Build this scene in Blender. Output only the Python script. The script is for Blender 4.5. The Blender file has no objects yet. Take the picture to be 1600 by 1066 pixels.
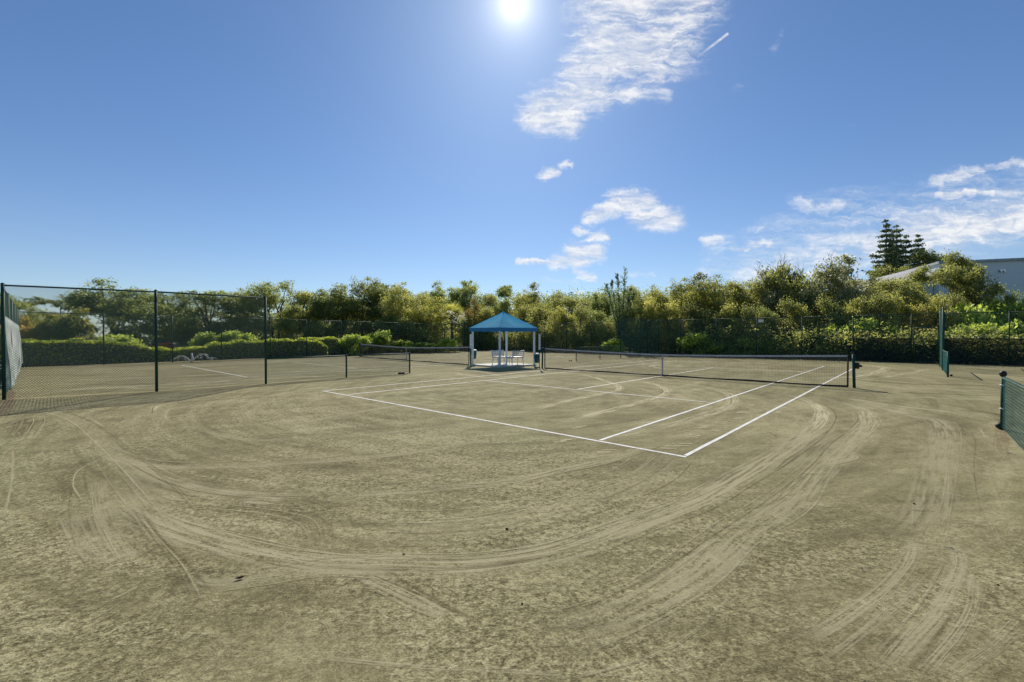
import bpy, math, random
import numpy as np
from mathutils import Vector

C = bpy.context.scene.collection
rng = np.random.default_rng(7)
random.seed(7)
R = math.radians

# ------------------------------------------------------------------ camera maths
F = 697.0            # focal length in pixels of a 1600 px wide frame
HZ = 524.8           # row of the horizon
H = 1.68             # eye height
def G(px, py):       # ground point seen at a pixel
    Y = F * H / (py - HZ)
    return np.array([(px - 800) / F * Y, Y])
def XY(px, Y):       # ground point at depth Y in the direction of a pixel column
    return np.array([(px - 800) / F * Y, Y])
def ZT(py, Y):       # height of something at depth Y seen at row py
    return H + (HZ - py) / F * Y

T = 2.4057
U = np.array([math.cos(T), math.sin(T)])      # along the baselines, to the left and away
V = np.array([math.sin(T), -math.cos(T)])     # along the sidelines, away from the camera
A = np.array([2.387, 6.176])                  # near right corner of the near court
def K(u, v, o=A):
    return o + u * U + v * V

# ------------------------------------------------------------------ object helpers
def tag(o, label=None, cat=None, group=None, kind=None):
    if label: o['label'] = label
    if cat: o['category'] = cat
    if group: o['group'] = group
    if kind: o['kind'] = kind
    return o
def thing(name, label, cat, loc=(0, 0, 0), rz=0.0, group=None):
    o = bpy.data.objects.new(name, None); C.objects.link(o)
    o.empty_display_size = 0.3
    o.location = loc; o.rotation_euler = (0, 0, rz)
    return tag(o, label, cat, group)
def copy_tree(o, parent=None):
    c = o.copy(); C.objects.link(c)
    if parent is not None: c.parent = parent
    for ch in list(o.children): copy_tree(ch, c)
    return c

class MB:
    def __init__(s): s.v = []; s.f = []
    def add(s, vs, fs):
        b = len(s.v); s.v += [tuple(float(q) for q in p) for p in vs]; s.f += [tuple(b + i for i in f) for f in fs]
    def box(s, c, d, rz=0.0, tilt=0.0, taper=1.0):
        cx, cy, cz = c; dx, dy, dz = [q / 2 for q in d]
        vs = []
        for z in (-dz, dz):
            k = taper if z > 0 else 1.0
            for x, y in ((-dx, -dy), (dx, -dy), (dx, dy), (-dx, dy)):
                p = Vector((x * k, y * k, z))
                if tilt:
                    p = Vector((p.x, p.y * math.cos(tilt) - p.z * math.sin(tilt), p.y * math.sin(tilt) + p.z * math.cos(tilt)))
                q = (p.x * math.cos(rz) - p.y * math.sin(rz) + cx, p.x * math.sin(rz) + p.y * math.cos(rz) + cy, p.z + cz)
                vs.append(q)
        s.add(vs, [(3, 2, 1, 0), (4, 5, 6, 7), (0, 1, 5, 4), (1, 2, 6, 5), (2, 3, 7, 6), (3, 0, 4, 7)])
    def tube(s, pts, rad, n=8, caps=True):
        pts = [Vector(p) for p in pts]
        if not hasattr(rad, '__len__'): rad = [rad] * len(pts)
        rings = []
        for i, p in enumerate(pts):
            d = (pts[min(i + 1, len(pts) - 1)] - pts[max(i - 1, 0)]).normalized()
            a = d.orthogonal().normalized() if abs(d.z) > .95 else d.cross(Vector((0, 0, 1))).normalized()
            b = d.cross(a).normalized()
            rings.append([p + (a * math.cos(t) + b * math.sin(t)) * rad[i] for t in [2 * math.pi * k / n for k in range(n)]])
        vs = [v for r in rings for v in r]; fs = []
        for i in range(len(pts) - 1):
            for k in range(n):
                fs.append((i * n + k, i * n + (k + 1) % n, (i + 1) * n + (k + 1) % n, (i + 1) * n + k))
        if caps:
            fs.append(tuple(reversed(range(n)))); fs.append(tuple((len(pts) - 1) * n + k for k in range(n)))
        s.add(vs, fs)
    def wire(s, a, b, r):
        a = Vector(a); b = Vector(b); d = (b - a).normalized()
        p = d.cross(Vector((0.3, 0.2, .93))).normalized(); q = d.cross(p)
        vs = []
        for e in (a, b):
            for t in (0, 2.094, 4.189): vs.append(e + (p * math.cos(t) + q * math.sin(t)) * r)
        s.add(vs, [(0, 1, 4, 3), (1, 2, 5, 4), (2, 0, 3, 5)])
    def ball(s, c, r, sz=1.0, n=10, m=6):
        vs = [(c[0], c[1], c[2] + r * sz)]
        for i in range(1, m):
            t = math.pi * i / m
            for k in range(n):
                p = 2 * math.pi * k / n
                vs.append((c[0] + r * math.sin(t) * math.cos(p), c[1] + r * math.sin(t) * math.sin(p), c[2] + r * sz * math.cos(t)))
        vs.append((c[0], c[1], c[2] - r * sz)); fs = []
        for k in range(n): fs.append((0, 1 + k, 1 + (k + 1) % n))
        for i in range(m - 2):
            for k in range(n):
                a = 1 + i * n + k; b = 1 + i * n + (k + 1) % n
                fs.append((a, a + n, b + n, b))
        L = len(vs) - 1
        for k in range(n): fs.append((L, 1 + (m - 2) * n + (k + 1) % n, 1 + (m - 2) * n + k))
        s.add(vs, fs)
    def build(s, name, mat, parent=None, smooth=False):
        me = bpy.data.meshes.new(name); me.from_pydata(s.v, [], s.f); me.update()
        if smooth: me.polygons.foreach_set('use_smooth', [True] * len(me.polygons))
        me.materials.append(mat)
        o = bpy.data.objects.new(name, me); C.objects.link(o)
        if parent is not None: o.parent = parent
        return o

# ------------------------------------------------------------------ materials
def new_mat(name):
    m = bpy.data.materials.new(name); m.use_nodes = True
    nt = m.node_tree; nt.nodes.clear()
    return m, nt, N(nt)
class N:
    """tiny node-graph writer"""
    def __init__(s, nt): s.nt = nt
    def node(s, t, **kw):
        n = s.nt.nodes.new(t)
        for k, v in kw.items(): setattr(n, k, v)
        return n
    def link(s, a, b): s.nt.links.new(a, b)
    def put(s, sock, v):
        if isinstance(v, bpy.types.NodeSocket): s.link(v, sock)
        elif v is not None: sock.default_value = v
    def math(s, op, a, b=None, c=None, clamp=False):
        n = s.node('ShaderNodeMath', operation=op, use_clamp=clamp)
        s.put(n.inputs[0], a)
        if b is not None: s.put(n.inputs[1], b)
        if c is not None: s.put(n.inputs[2], c)
        return n.outputs[0]
    def vmath(s, op, a, b=None, out=0):
        n = s.node('ShaderNodeVectorMath', operation=op)
        s.put(n.inputs[0], a)
        if b is not None:
            s.put(n.inputs[3 if op == 'SCALE' else 1], b)
        return n.outputs[out]
    def noise(s, vec, scale, detail=4.0, rough=.55, dist=0.0, out=0, dim='3D'):
        n = s.node('ShaderNodeTexNoise', noise_dimensions=dim)
        s.put(n.inputs['Vector'], vec); n.inputs['Scale'].default_value = scale
        n.inputs['Detail'].default_value = detail; n.inputs['Roughness'].default_value = rough
        n.inputs['Distortion'].default_value = dist
        return n.outputs[out]
    def ramp(s, fac, stops, interp='LINEAR'):
        n = s.node('ShaderNodeValToRGB'); cr = n.color_ramp; cr.interpolation = interp
        while len(cr.elements) < len(stops): cr.elements.new(0.5)
        for e, (p, c) in zip(cr.elements, stops):
            e.position = p; e.color = (c[0], c[1], c[2], 1) if hasattr(c, '__len__') else (c, c, c, 1)
        s.put(n.inputs[0], fac); return n.outputs[0]
    def smooth(s, x, a, b, lo=0.0, hi=1.0):
        n = s.node('ShaderNodeMapRange', interpolation_type='SMOOTHSTEP')
        s.put(n.inputs[0], x); n.inputs[1].default_value = a; n.inputs[2].default_value = b
        n.inputs[3].default_value = lo; n.inputs[4].default_value = hi
        return n.outputs[0]
    def mix(s, f, a, b, blend='MIX'):
        n = s.node('ShaderNodeMix', data_type='RGBA', blend_type=blend)
        s.put(n.inputs[0], f)
        for i, v in ((6, a), (7, b)):
            if hasattr(v, '__len__') and not isinstance(v, bpy.types.NodeSocket): v = (v[0], v[1], v[2], 1)
            s.put(n.inputs[i], v)
        return n.outputs[2]
    def bump(s, h, strength=.3, dist=.01, normal=None):
        n = s.node('ShaderNodeBump'); n.inputs['Strength'].default_value = strength
        n.inputs['Distance'].default_value = dist; s.put(n.inputs['Height'], h)
        if normal is not None: s.link(normal, n.inputs['Normal'])
        return n.outputs[0]
    def bsdf(s, col, rough=.7, metal=0.0, normal=None, spec=None, trans=None):
        n = s.node('ShaderNodeBsdfPrincipled')
        if hasattr(col, '__len__') and not isinstance(col, bpy.types.NodeSocket): col = (col[0], col[1], col[2], 1)
        s.put(n.inputs['Base Color'], col); s.put(n.inputs['Roughness'], rough)
        n.inputs['Metallic'].default_value = metal
        if spec is not None: n.inputs['Specular IOR Level'].default_value = spec
        if normal is not None: s.link(normal, n.inputs['Normal'])
        return n.outputs[0]
    def mixsh(s, f, a, b):
        n = s.node('ShaderNodeMixShader'); s.put(n.inputs[0], f); s.link(a, n.inputs[1]); s.link(b, n.inputs[2])
        return n.outputs[0]
    def out(s, sh):
        o = s.node('ShaderNodeOutputMaterial'); s.link(sh, o.inputs[0])
    def pos(s):
        return s.node('ShaderNodeNewGeometry').outputs['Position']
    def obj(s):
        return s.node('ShaderNodeTexCoord').outputs['Object']

def simple(name, col, rough=.6, metal=0.0, var=.25, scale=6.0, bump=.1, spec=None):
    m, nt, n = new_mat(name)
    x = n.noise(n.obj(), scale, 5)
    dark = tuple(c * (1 - var) for c in col); lite = tuple(min(1, c * (1 + var)) for c in col)
    c = n.ramp(x, [(.3, dark), (.7, lite)])
    f = n.noise(n.obj(), scale * 9, 3)
    n.out(n.bsdf(c, rough, metal, n.bump(f, bump, .004), spec))
    return m

LEAF = 2.6
def leaf_mat(name, stops, trans=.45, tcol=1.5, rough=.5, hue=.16):
    """stops: leaf colours from dark to light; each leaf takes its own through the face attribute var"""
    m, nt, n = new_mat(name)
    at = n.node('ShaderNodeAttribute', attribute_name='var').outputs['Fac']
    oi = n.node('ShaderNodeObjectInfo').outputs['Random']
    stops = [tuple(min(.8, q * LEAF) for q in c_) for c_ in stops]
    k = n.math('ADD', n.math('MULTIPLY', at, .8), n.math('MULTIPLY', n.math('SUBTRACT', oi, .5), hue * 2))
    k = n.math('ADD', k, n.math('MULTIPLY', n.math('SUBTRACT', n.noise(n.pos(), .45, 2), .5), .55), clamp=True)
    c = n.ramp(k, [(i / (len(stops) - 1) * .9 + .03, s) for i, s in enumerate(stops)])
    d = n.bsdf(c, rough, 0, None, .35)
    t = n.node('ShaderNodeBsdfTranslucent')
    n.link(n.mix(1.0, c, (tcol * 1.05, tcol, tcol * .68), 'MULTIPLY'), t.inputs[0])
    n.out(n.mixsh(trans, d, t.outputs[0]))
    return m

M = {}
M['green'] = simple('green_fence_paint', (.012, .060, .042), .6, 0, .3, 3, .1, .25)
M['green_wire'] = simple('green_vinyl_wire', (.045, .12, .085), .28, 0, .2, 3, 0, .8)
M['green_pale'] = simple('pale_green_wire', (.045, .17, .13), .38, 0, .3, 3, 0)
M['near_wire'] = simple('weathered_green_wire', (.05, .10, .075), .3, 0, .2, 3, 0, .8)
M['black'] = simple('black_rubber', (.012, .012, .012), .6, 0, .3, 8)
M['net_cord'] = simple('black_net_cord', (.012, .012, .014), .8, 0, .1, 8, 0)
M['tape_white'] = simple('weathered_white_tape', (.42, .42, .42), .7, 0, .18, 5)
M['white'] = simple('white_post_paint', (.66, .68, .70), .4, 0, .1, 4)
M['white_dirty'] = simple('white_plastic', (.60, .58, .56), .5, 0, .14, 9)
M['bark'] = simple('brown_grey_bark', (.12, .10, .08), .9, 0, .45, 7, .5)
M['bark_pale'] = simple('pale_grey_bark', (.27, .24, .20), .9, 0, .35, 7, .5)
M['bleached'] = simple('bleached_frond', (.82, .80, .75), .8, 0, .06, 12)
M['bin'] = simple('dark_green_plastic', (.01, .08, .07), .4, 0, .15, 5)
M['slab'] = simple('pale_concrete', (.52, .48, .40), .85, 0, .12, 5)
M['tyre'] = simple('tyre_rubber', (.02, .02, .02), .8)
M['rim'] = simple('silver_rim', (.5, .5, .5), .3, .9, .05)
M['red_rod'] = simple('dark_red_lacing', (.10, .02, .015), .6)

# ------------------------------------------------------------------ clay court surface
def clay_base(n):
    p = n.pos()
    big = n.noise(p, .28, 4, .6, .4)                  # broad patches
    mid = n.noise(p, 1.6, 4, .6, .8)
    # stretched clods: brushed crust in short ripples
    mp = n.node('ShaderNodeMapping'); n.link(p, mp.inputs[0]); mp.inputs['Rotation'].default_value = (0, 0, R(-18)); mp.inputs['Scale'].default_value = (.95, 1.0, 1)
    warp = n.vmath('SCALE', n.noise(p, 7, 2, .5, 0, 1), .03)
    q = n.vmath('ADD', mp.outputs[0], warp)
    clod = n.math('ADD', n.math('MULTIPLY', n.noise(q, 62, 3, .6, .2), .42), n.math('MULTIPLY', n.noise(q, 24, 5, .62, .5), .58))
    fine = n.noise(p, 110, 3, .6)
    # drag-brush streaks round the court: polar coordinates about the loop's centre
    sp = n.node('ShaderNodeSeparateXYZ'); n.link(p, sp.inputs[0])
    def polar(cx, cy, kr, kt, off):
        x = n.math('SUBTRACT', sp.outputs[0], cx); y = n.math('SUBTRACT', sp.outputs[1], cy)
        r = n.math('SQRT', n.math('ADD', n.math('MULTIPLY', x, x), n.math('MULTIPLY', y, y)))
        t = n.math('ARCTAN2', x, y)
        cmb = n.node('ShaderNodeCombineXYZ'); n.put(cmb.inputs[0], n.math('MULTIPLY', r, kr)); n.put(cmb.inputs[1], n.math('MULTIPLY', t, kt)); cmb.inputs[2].default_value = off
        return cmb.outputs[0]
    s1 = n.noise(polar(-.6, 12.6, 3.2, 2.6, 0), 1.0, 5, .62, .25)
    s2 = n.noise(polar(-20, 40, 1.6, 9, 5), 1.0, 5, .65, .3)
    s3 = n.noise(polar(3.5, 17, 5, 1.5, 9), 1.0, 4, .6, .2)
    sel = n.smooth(n.noise(p, .12, 2), .42, .58)
    st = n.math('ADD', n.math('MULTIPLY', s1, .42), n.math('ADD', n.math('MULTIPLY', s2, .33), n.math('MULTIPLY', s3, .25)))
    rough_area = n.smooth(n.math('ADD', n.math('MULTIPLY', big, .6), n.math('MULTIPLY', s1, .4)), .40, .56)   # where the crust is broken
    inside = n.smooth(n.vmath('DOT_PRODUCT', n.vmath('SUBTRACT', p, (A[0], A[1], 0)), (V[0], V[1], 0), 1), -2.2, 1.0)      # the court itself is swept smoother than the run-off
    rough_area = n.math('MULTIPLY', rough_area, n.math('SUBTRACT', 1.0, n.math('MULTIPLY', inside, .7)))
    # pale dust in the hollows, dark damp crumbs
    k = n.math('ADD', n.math('MULTIPLY', n.math('SUBTRACT', clod, .5), n.math('SUBTRACT', n.math('ADD', 1.5, n.math('MULTIPLY', rough_area, 2.5)), n.math('MULTIPLY', inside, .5))),
               n.math('MULTIPLY', n.math('SUBTRACT', st, .5), 1.7))
    k = n.math('ADD', k, n.math('MULTIPLY', n.math('SUBTRACT', mid, .5), .45))
    k = n.math('ADD', k, n.math('MULTIPLY', n.math('SUBTRACT', big, .5), .6))
    k = n.math('ADD', k, n.math('MULTIPLY', n.math('SUBTRACT', fine, .5), .8))
    k = n.math('ADD', k, .5, clamp=True)
    col = n.ramp(k, [(.02, (.090, .078, .038)), (.30, (.170, .148, .075)), (.50, (.250, .220, .114)), (.72, (.352, .314, .172)), (1, (.455, .41, .24))])
    tone = n.smooth(n.noise(p, .16, 3, .5, .6), .38, .62)
    col = n.mix(n.math('MULTIPLY', tone, .4), col, n.mix(1.0, col, (.88, .98, .90), 'MULTIPLY'))
    h = n.math('ADD', n.math('MULTIPLY', clod, n.math('ADD', .45, rough_area)), n.math('MULTIPLY', fine, .25))
    h = n.math('ADD', h, n.math('MULTIPLY', s3, .5))
    return p, col, h
m, nt, n = new_mat('green_clay'); p, col, h = clay_base(n)
n.out(n.bsdf(col, .95, 0, n.bump(h, .75, .016), .08)); M['clay'] = m

# drag marks: thin dust ribbons, density from along/across coordinates
m, nt, n = new_mat('loose_clay_dust')
uv = n.node('ShaderNodeUVMap', uv_map='UVMap').outputs[0]
su = n.node('ShaderNodeSeparateXYZ'); n.link(uv, su.inputs[0])
cb = n.node('ShaderNodeCombineXYZ'); n.put(cb.inputs[0], n.math('MULTIPLY', su.outputs[0], .55)); n.put(cb.inputs[1], n.math('MULTIPLY', su.outputs[1], 3.2))
at = n.node('ShaderNodeAttribute', attribute_name='seed').outputs['Fac']; n.put(cb.inputs[2], at)
lines = n.noise(cb.outputs[0], 2.2, 5, .65, .15)
cl = n.noise(n.pos(), 44, 4, .65)
br = n.noise(n.pos(), 2.2, 4, .6, .5)
edge = n.smooth(n.math('ABSOLUTE', su.outputs[1]), .25, 1.0, 1.0, 0.0)
stg = n.node('ShaderNodeAttribute', attribute_name='strength').outputs['Fac']
al = n.math('ADD', n.math('MULTIPLY', n.math('SUBTRACT', lines, .5), 6.0), n.math('MULTIPLY', n.math('SUBTRACT', cl, .5), 2.4))
al = n.math('ADD', al, n.math('MULTIPLY', n.math('SUBTRACT', br, .5), 1.6))
al = n.math('MULTIPLY', n.smooth(n.math('ADD', al, n.math('SUBTRACT', n.math('MULTIPLY', edge, .9), .45)), -.25, .75), n.math('MULTIPLY', edge, stg), clamp=True)
tn = n.node('ShaderNodeAttribute', attribute_name='tint').outputs['Fac']
dc = n.ramp(tn, [(0, (.15, .125, .062)), (.5, (.56, .505, .31)), (1, (.27, .19, .125))])
n.out(n.mixsh(al, n.node('ShaderNodeBsdfTransparent').outputs[0], n.bsdf(dc, .95, 0, n.bump(n.math('ADD', lines, cl), .4, .012), .05)))
M['dust'] = m

# ground beyond the courts: grass and leaf litter
m, nt, n = new_mat('grass_and_litter')
p = n.pos(); a = n.noise(p, 3, 5, .65); b = n.noise(p, .3, 3)
c = n.mix(n.smooth(b, .4, .6), n.ramp(a, [(.3, (.02, .028, .012)), (.7, (.07, .09, .03))]), n.ramp(a, [(.3, (.03, .026, .018)), (.7, (.12, .10, .065))]))
n.out(n.bsdf(c, .95, 0, n.bump(a, .8, .06), .1)); M['grass'] = m
m, nt, n = new_mat('car_park_asphalt')
p = n.pos(); a = n.noise(p, 8, 5, .65)
n.out(n.bsdf(n.ramp(a, [(.3, (.11, .11, .105)), (.7, (.20, .20, .19))]), .9)); M['asphalt'] = m
m, nt, n = new_mat('white_court_tape')
p = n.pos(); a = n.noise(p, 5, 5, .7); f = n.noise(p, 60, 3)
c = n.ramp(n.math('ADD', n.math('MULTIPLY', a, .7), n.math('MULTIPLY', f, .3)), [(.33, (.42, .39, .29)), (.5, (.72, .71, .66)), (.7, (.80, .80, .77))])
n.out(n.bsdf(c, .8, 0, n.bump(f, .2, .003), .2)); M['line'] = m
m, nt, n = new_mat('worn_court_tape')
p = n.pos(); a = n.noise(p, 2.5, 5, .7); f = n.noise(p, 60, 3)
c = n.ramp(n.math('ADD', n.math('MULTIPLY', a, .7), n.math('MULTIPLY', f, .3)), [(.36, (.50, .46, .33)), (.46, (.74, .70, .56)), (.62, (.85, .82, .72))])
n.out(n.bsdf(c, .85, 0, n.bump(f, .2, .003), .2)); M['line_worn'] = m

def flat(name, poly, z, mat):
    mb = MB(); mb.add([(x, y, z) for x, y in poly], [tuple(range(len(poly)))])
    return tag(mb.build(name, mat), kind='structure')
flat('ground', [(-700, -300), (700, -300), (700, 900), (-700, 900)], -.012, M['grass'])
L0 = np.array([-25.9, 23.4]); LD = np.array([.605, .795])              # corner of the left side fence and its direction
LC = np.array([-14.6, 38.1]) + 19.1 * LD                               # far corner behind the pavilion
B0 = np.array([25.0, 27.9]); BD = np.array([.741, -.671])              # a point on the far end fence
BE = B0 + 22 * BD
flat('clay_court', [tuple(K(-40, -12)), tuple(K(-40, 32)), tuple(BE), tuple(LC), tuple(L0 + (-.3, .2)), tuple(K(32, -6.7)), tuple(K(14.4, -6.6)), tuple(K(14.4, -14))][::-1], 0.0, M['clay'])
flat('car_park', [(-60, 40), (-60, 62), (-16, 62), (-16, 45)], -.006, M['asphalt'])

# ------------------------------------------------------------------ court lines
def lines(name, o, segs, mat, z=.004):
    mb = MB()
    for (u0, v0, u1, v1, w) in segs:
        a = K(u0, v0, o); b = K(u1, v1, o); d = (b - a) / np.linalg.norm(b - a); nn = np.array([-d[1], d[0]]) * w / 2
        k = max(2, int(np.linalg.norm(b - a) / .35)); vs = []
        for i in range(k + 1):
            c = a + (b - a) * i / k; e = rng.normal(0, .0022, 2); wv = 1 + rng.normal(0, .05)
            vs += [(*(c + nn * wv + e), z), (*(c - nn * wv + e), z)]
        mb.add(vs, [(2 * i, 2 * i + 1, 2 * i + 3, 2 * i + 2) for i in range(k)])
    return tag(mb.build(name, mat), kind='structure')
def court_segs(w=.062):
    L, W, s0, s1, sv = 23.77, 10.97, 1.37, 9.60, 5.485
    return [(0, w, 0, L - w, w), (s0, w, s0, L - w, w), (W, w, W, L - w, w), (s1, w, s1, L - w, w),
            (-w / 2, 0, W + w / 2, 0, w), (-w / 2, L, W + w / 2, L, w),
            (s0 + w, sv, s1 - w, sv, w), (s0 + w, L - sv, s1 - w, L - sv, w), (W / 2, sv + w, W / 2, L - sv - w, w)]
cs = court_segs()
lines('court_lines', A, [cs[0], cs[1], cs[4], cs[6]], M['line'])
cw = court_segs(.078)
lines('court_lines', A, [cw[2], cw[3], cw[5], cw[7], cw[8]], M['line_worn'])
A2 = K(17.67, 0)
lines('court_lines', A2, [cw[4]], M['line'])
lines('court_lines', A2, cw[:4] + cw[5:], M['line_worn'])
A3 = K(-17.67, 0)
lines('court_lines', A3, cs, M['line_worn'])

# ------------------------------------------------------------------ drag marks on the clay
tracks = [  # pixels along the mark, width m, strength, tint (0 dark, .5 pale, 1 reddish)
 ([(1200,612),(1251,622),(1279,636),(1287,650),(1270,672),(1228,704),(1146,754),(1084,787),(990,822),(875,862),(740,884),(612,884),(500,882),(371,858),(250,822),(190,785),(172,745)], .34, .95, .5),
 ([(1266,616),(1341,637),(1358,655),(1350,672),(1318,698),(1284,735),(1234,785),(1159,835),(1090,895),(980,960),(840,1010)], .40, .75, .5),
 ([(1330,622),(1418,648),(1464,658),(1476,680),(1466,725),(1455,790),(1420,850)], .42, .6, .5),
 ([(1200,735),(1248,700),(1300,668)], .5, .6, .5),
 ([(1460,862),(1495,858),(1503,888),(1475,947),(1430,1000),(1380,1060)], .17, .8, .5),
 ([(1522,900),(1526,940),(1503,990),(1440,1066)], .10, .8, .5),
 ([(1425,838),(1428,870),(1395,915),(1330,965),(1260,1010)], .14, .8, .5),
 ([(1450,900),(1412,940),(1360,985),(1290,1040)], .09, .6, .5),
 ([(500,777),(650,767),(800,752),(875,736),(950,720),(1040,690)], .28, .9, .5),
 ([(500,777),(437,776),(350,772),(262,752),(188,715)], .30, .8, .5),
 ([(480,884),(560,890),(640,892),(762,886),(875,868)], .10, .8, .0),
 ([(130,700),(192,722),(262,731),(380,729),(481,723),(559,717),(640,708),(760,690)], .26, .8, .5),
 ([(300,668),(380,687),(480,685),(559,681),(637,673),(740,660)], .22, .6, .5),
 ([(400,668),(480,660),(546,647),(606,637),(680,628)], .30, .65, .5),
 ([(100,790),(98,760),(112,735),(160,710)], .22, .4, .0),
 ([(153,749),(150,790),(170,845),(200,880)], .24, .6, .5),
 ([(105,801),(125,850),(150,880)], .2, .5, .5),
 ([(60,640),(110,655),(160,690),(230,760),(300,840)], .3, .32, .5),
 ([(236,648),(245,635),(280,628),(340,624)], .2, .8, .5),
 ([(262,660),(258,645),(275,637),(330,632)], .12, .7, .5),
 ([(17,700),(17,730),(12,770),(0,812)], .035, 1.0, .5),
 ([(131,888),(218,862)], .10, .9, .5),
 ([(205,800),(236,845),(275,890),(310,945)], .22, .5, .0),
 ([(330,790),(420,800),(480,815),(500,850)], .4, .45, .0),
 ([(380,780),(440,787)], .34, .9, .5),
 ([(300,905),(330,915),(420,905),(520,890),(620,900)], .22, .6, .5),
 ([(560,900),(640,935),(700,965)], .16, .8, .5),
 ([(600,892),(690,945),(760,980)], .05, .9, .0),
 ([(480,1030),(640,1046),(760,1052),(900,1060)], .05, .7, .5),
 ([(355,835),(400,880)], .02, .9, .5),([(440,845),(410,815)], .02, .9, .5),
 ([(135,650),(160,668)], .05, .9, .5),
 ([(900,584),(922,588),(954,598),(967,604),(966,610),(938,616),(891,626),(860,634),(800,650)], .32, .95, .5),
 ([(960,592),(1010,598),(1038,607),(1041,614),(1016,624),(969,637),(922,649),(850,668)], .34, .9, .5),
 ([(1080,603),(1129,612),(1145,621),(1141,634),(1110,646),(1047,665),(985,677),(900,697)], .34, .8, .5),
 ([(1025,598),(1080,602),(1150,614)], .3, .6, .5),
 ([(620,590),(700,583),(760,590),(850,584)], .7, .75, .5),
 ([(700,575),(735,578),(800,592)], .5, .6, .5),
 ([(640,596),(760,600),(900,596)], .4, .5, .5),
 ([(250,606),(350,600),(480,595),(620,588)], .6, .6, .5),
 ([(60,612),(240,602),(420,592),(560,586)], .8, .85, .5),
 ([(120,606),(240,606),(420,596)], .7, .7, .5),
 ([(60,596),(240,590),(420,582),(600,576)], .9, .6, .5),
 ([(70,585),(240,580),(480,572)], .8, .5, .5),
 ([(1060,566),(1020,571),(1035,576),(1100,579)], .5, .8, .5),
 ([(1375,573),(1382,577),(1360,585),(1320,590),(1240,592)], .5, .8, .5),
 ([(1370,592),(1430,582),(1450,577)], .4, .7, .5),
 ([(1325,622),(1370,630),(1450,640),(1540,650)], .3, .7, .5),
 ([(1360,604),(1420,607),(1500,610),(1560,612)], .5, .6, .5),
 ([(1380,618),(1460,622),(1560,625)], .4, .6, .5),
 ([(1350,596),(1430,600),(1550,603)], .4, .5, .0),
 ([(1400,613),(1480,616),(1560,619)], .25, .6, .0),
 ([(1500,640),(1560,650),(1600,680)], .35, .5, .0),
 ([(1530,668),(1548,690)], .05, .9, .5),([(1575,700),(1600,735)], .10, .7, .5),
 ([(1590,610),(1566,690),(1600,712)], .25, .45, 1),
 ([(1450,765),(1520,780)], .05, .9, .5),([(1447,765),(1446,790)], .03, .9, .5),([(1430,790),(1428,840)], .025, .9, .5),
 ([(1540,720),(1585,840)], .04, .6, .5),([(1500,700),(1540,790),(1570,860)], .05, .5, .5),
 ([(1300,700),(1340,715),(1290,730)], .25, .8, .5),([(1320,672),(1350,670)], .22, .8, .5),
 ([(560,622),(650,632),(760,638)], .3, .5, .5),
 ([(1060,700),(1010,745),(900,790),(740,825),(560,832)], .5, .35, .5),
 ([(0,668),(40,655),(20,690)], .3, .6, .0),
 ([(34,574),(162,570.6),(269,567.2),(346,564.2),(422,560.8),(520,557.2),(640,553.6),(735,551)], .55, 1.0, 1),
 ([(856,551),(960,553),(1100,557),(1330,563.5),(1424,567.5),(1590,571)], .45, .9, 1),
 ([(0,650),(12,628),(16,606)], .25, .7, 1),
 ([(1480,1066),(1560,1010),(1600,970)], .12, .4, .5),
]
def catmull(P, k=8):
    P = [2 * P[0] - P[1]] + P + [2 * P[-1] - P[-2]]; out = []
    for i in range(1, len(P) - 2):
        for t in np.linspace(0, 1, k, endpoint=False):
            a, b, c, d = P[i - 1:i + 3]
            out.append(.5 * ((2 * b) + (c - a) * t + (2 * a - 5 * b + 4 * c - d) * t * t + (3 * b - a - 3 * c + d) * t ** 3))
    return out + [P[-2]]
tv, tf, tuv, ts, tt, td = [], [], [], [], [], []
def add_track(P, w, stg, tint, seed, z, PX=((0, 700),)):
    P = catmull([np.array(q) for q in P]); b = len(tv); s = 0
    n_ = len(P)
    for i, q in enumerate(P):
        d = P[min(i + 1, n_ - 1)] - P[max(i - 1, 0)]; d = d / (np.linalg.norm(d) + 1e-9); nn = np.array([-d[1], d[0]])
        if i: s += np.linalg.norm(q - P[i - 1])
        tv.extend([(*(q - nn * w), z), (*q, z), (*(q + nn * w), z)])
        e = min(1, i / max(2, n_ * .12), (n_ - 1 - i) / max(2, n_ * .12))
        for a in (-1, 0, 1): tuv.append((s + seed, a)); ts.append(stg * e * min(1.0, max(.64, (q[1] - 1.0) / 9.0)) * (1.0 if tint > .3 else .8)); tt.append(tint); td.append(seed * 1.0)
    for i in range(n_ - 1):
        j = b + 3 * i
        tf.extend([(j, j + 1, j + 4, j + 3), (j + 1, j + 2, j + 5, j + 4)])
zt = .0012
for i, (P, w, stg, tint) in enumerate(tracks):
    add_track([G(*q) for q in P], w * (.62 if min(q[1] for q in P) > 690 or w < .3 else .8), stg, tint, i * 7.3, zt, P); zt += .00003
for i, (P, w, stg, tint) in enumerate(tracks):      # single bristle lines running along the bands
    if len(P) < 3 or w < .16 or tint == 1: continue
    Q = [G(*q) for q in P]
    for j in range(5 if w > .25 else 2):
        o_ = rng.uniform(-1.1, 1.1) * w * .8; a, b = sorted(rng.integers(0, len(Q) + 1, 2))
        if b - a < 3: a, b = 0, len(Q)
        out = []
        for m_i in range(a, b):
            d_ = Q[min(m_i + 1, len(Q) - 1)] - Q[max(m_i - 1, 0)]; d_ = d_ / (np.linalg.norm(d_) + 1e-9); out.append(Q[m_i] + np.array([-d_[1], d_[0]]) * (o_ + rng.normal(0, .02)))
        add_track(out, rng.uniform(.008, .02), rng.uniform(.45, 1.0), .5 if j % 3 else 0.0, i * 11.3 + j * 1.7 + 900, zt); zt += .000004
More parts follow.
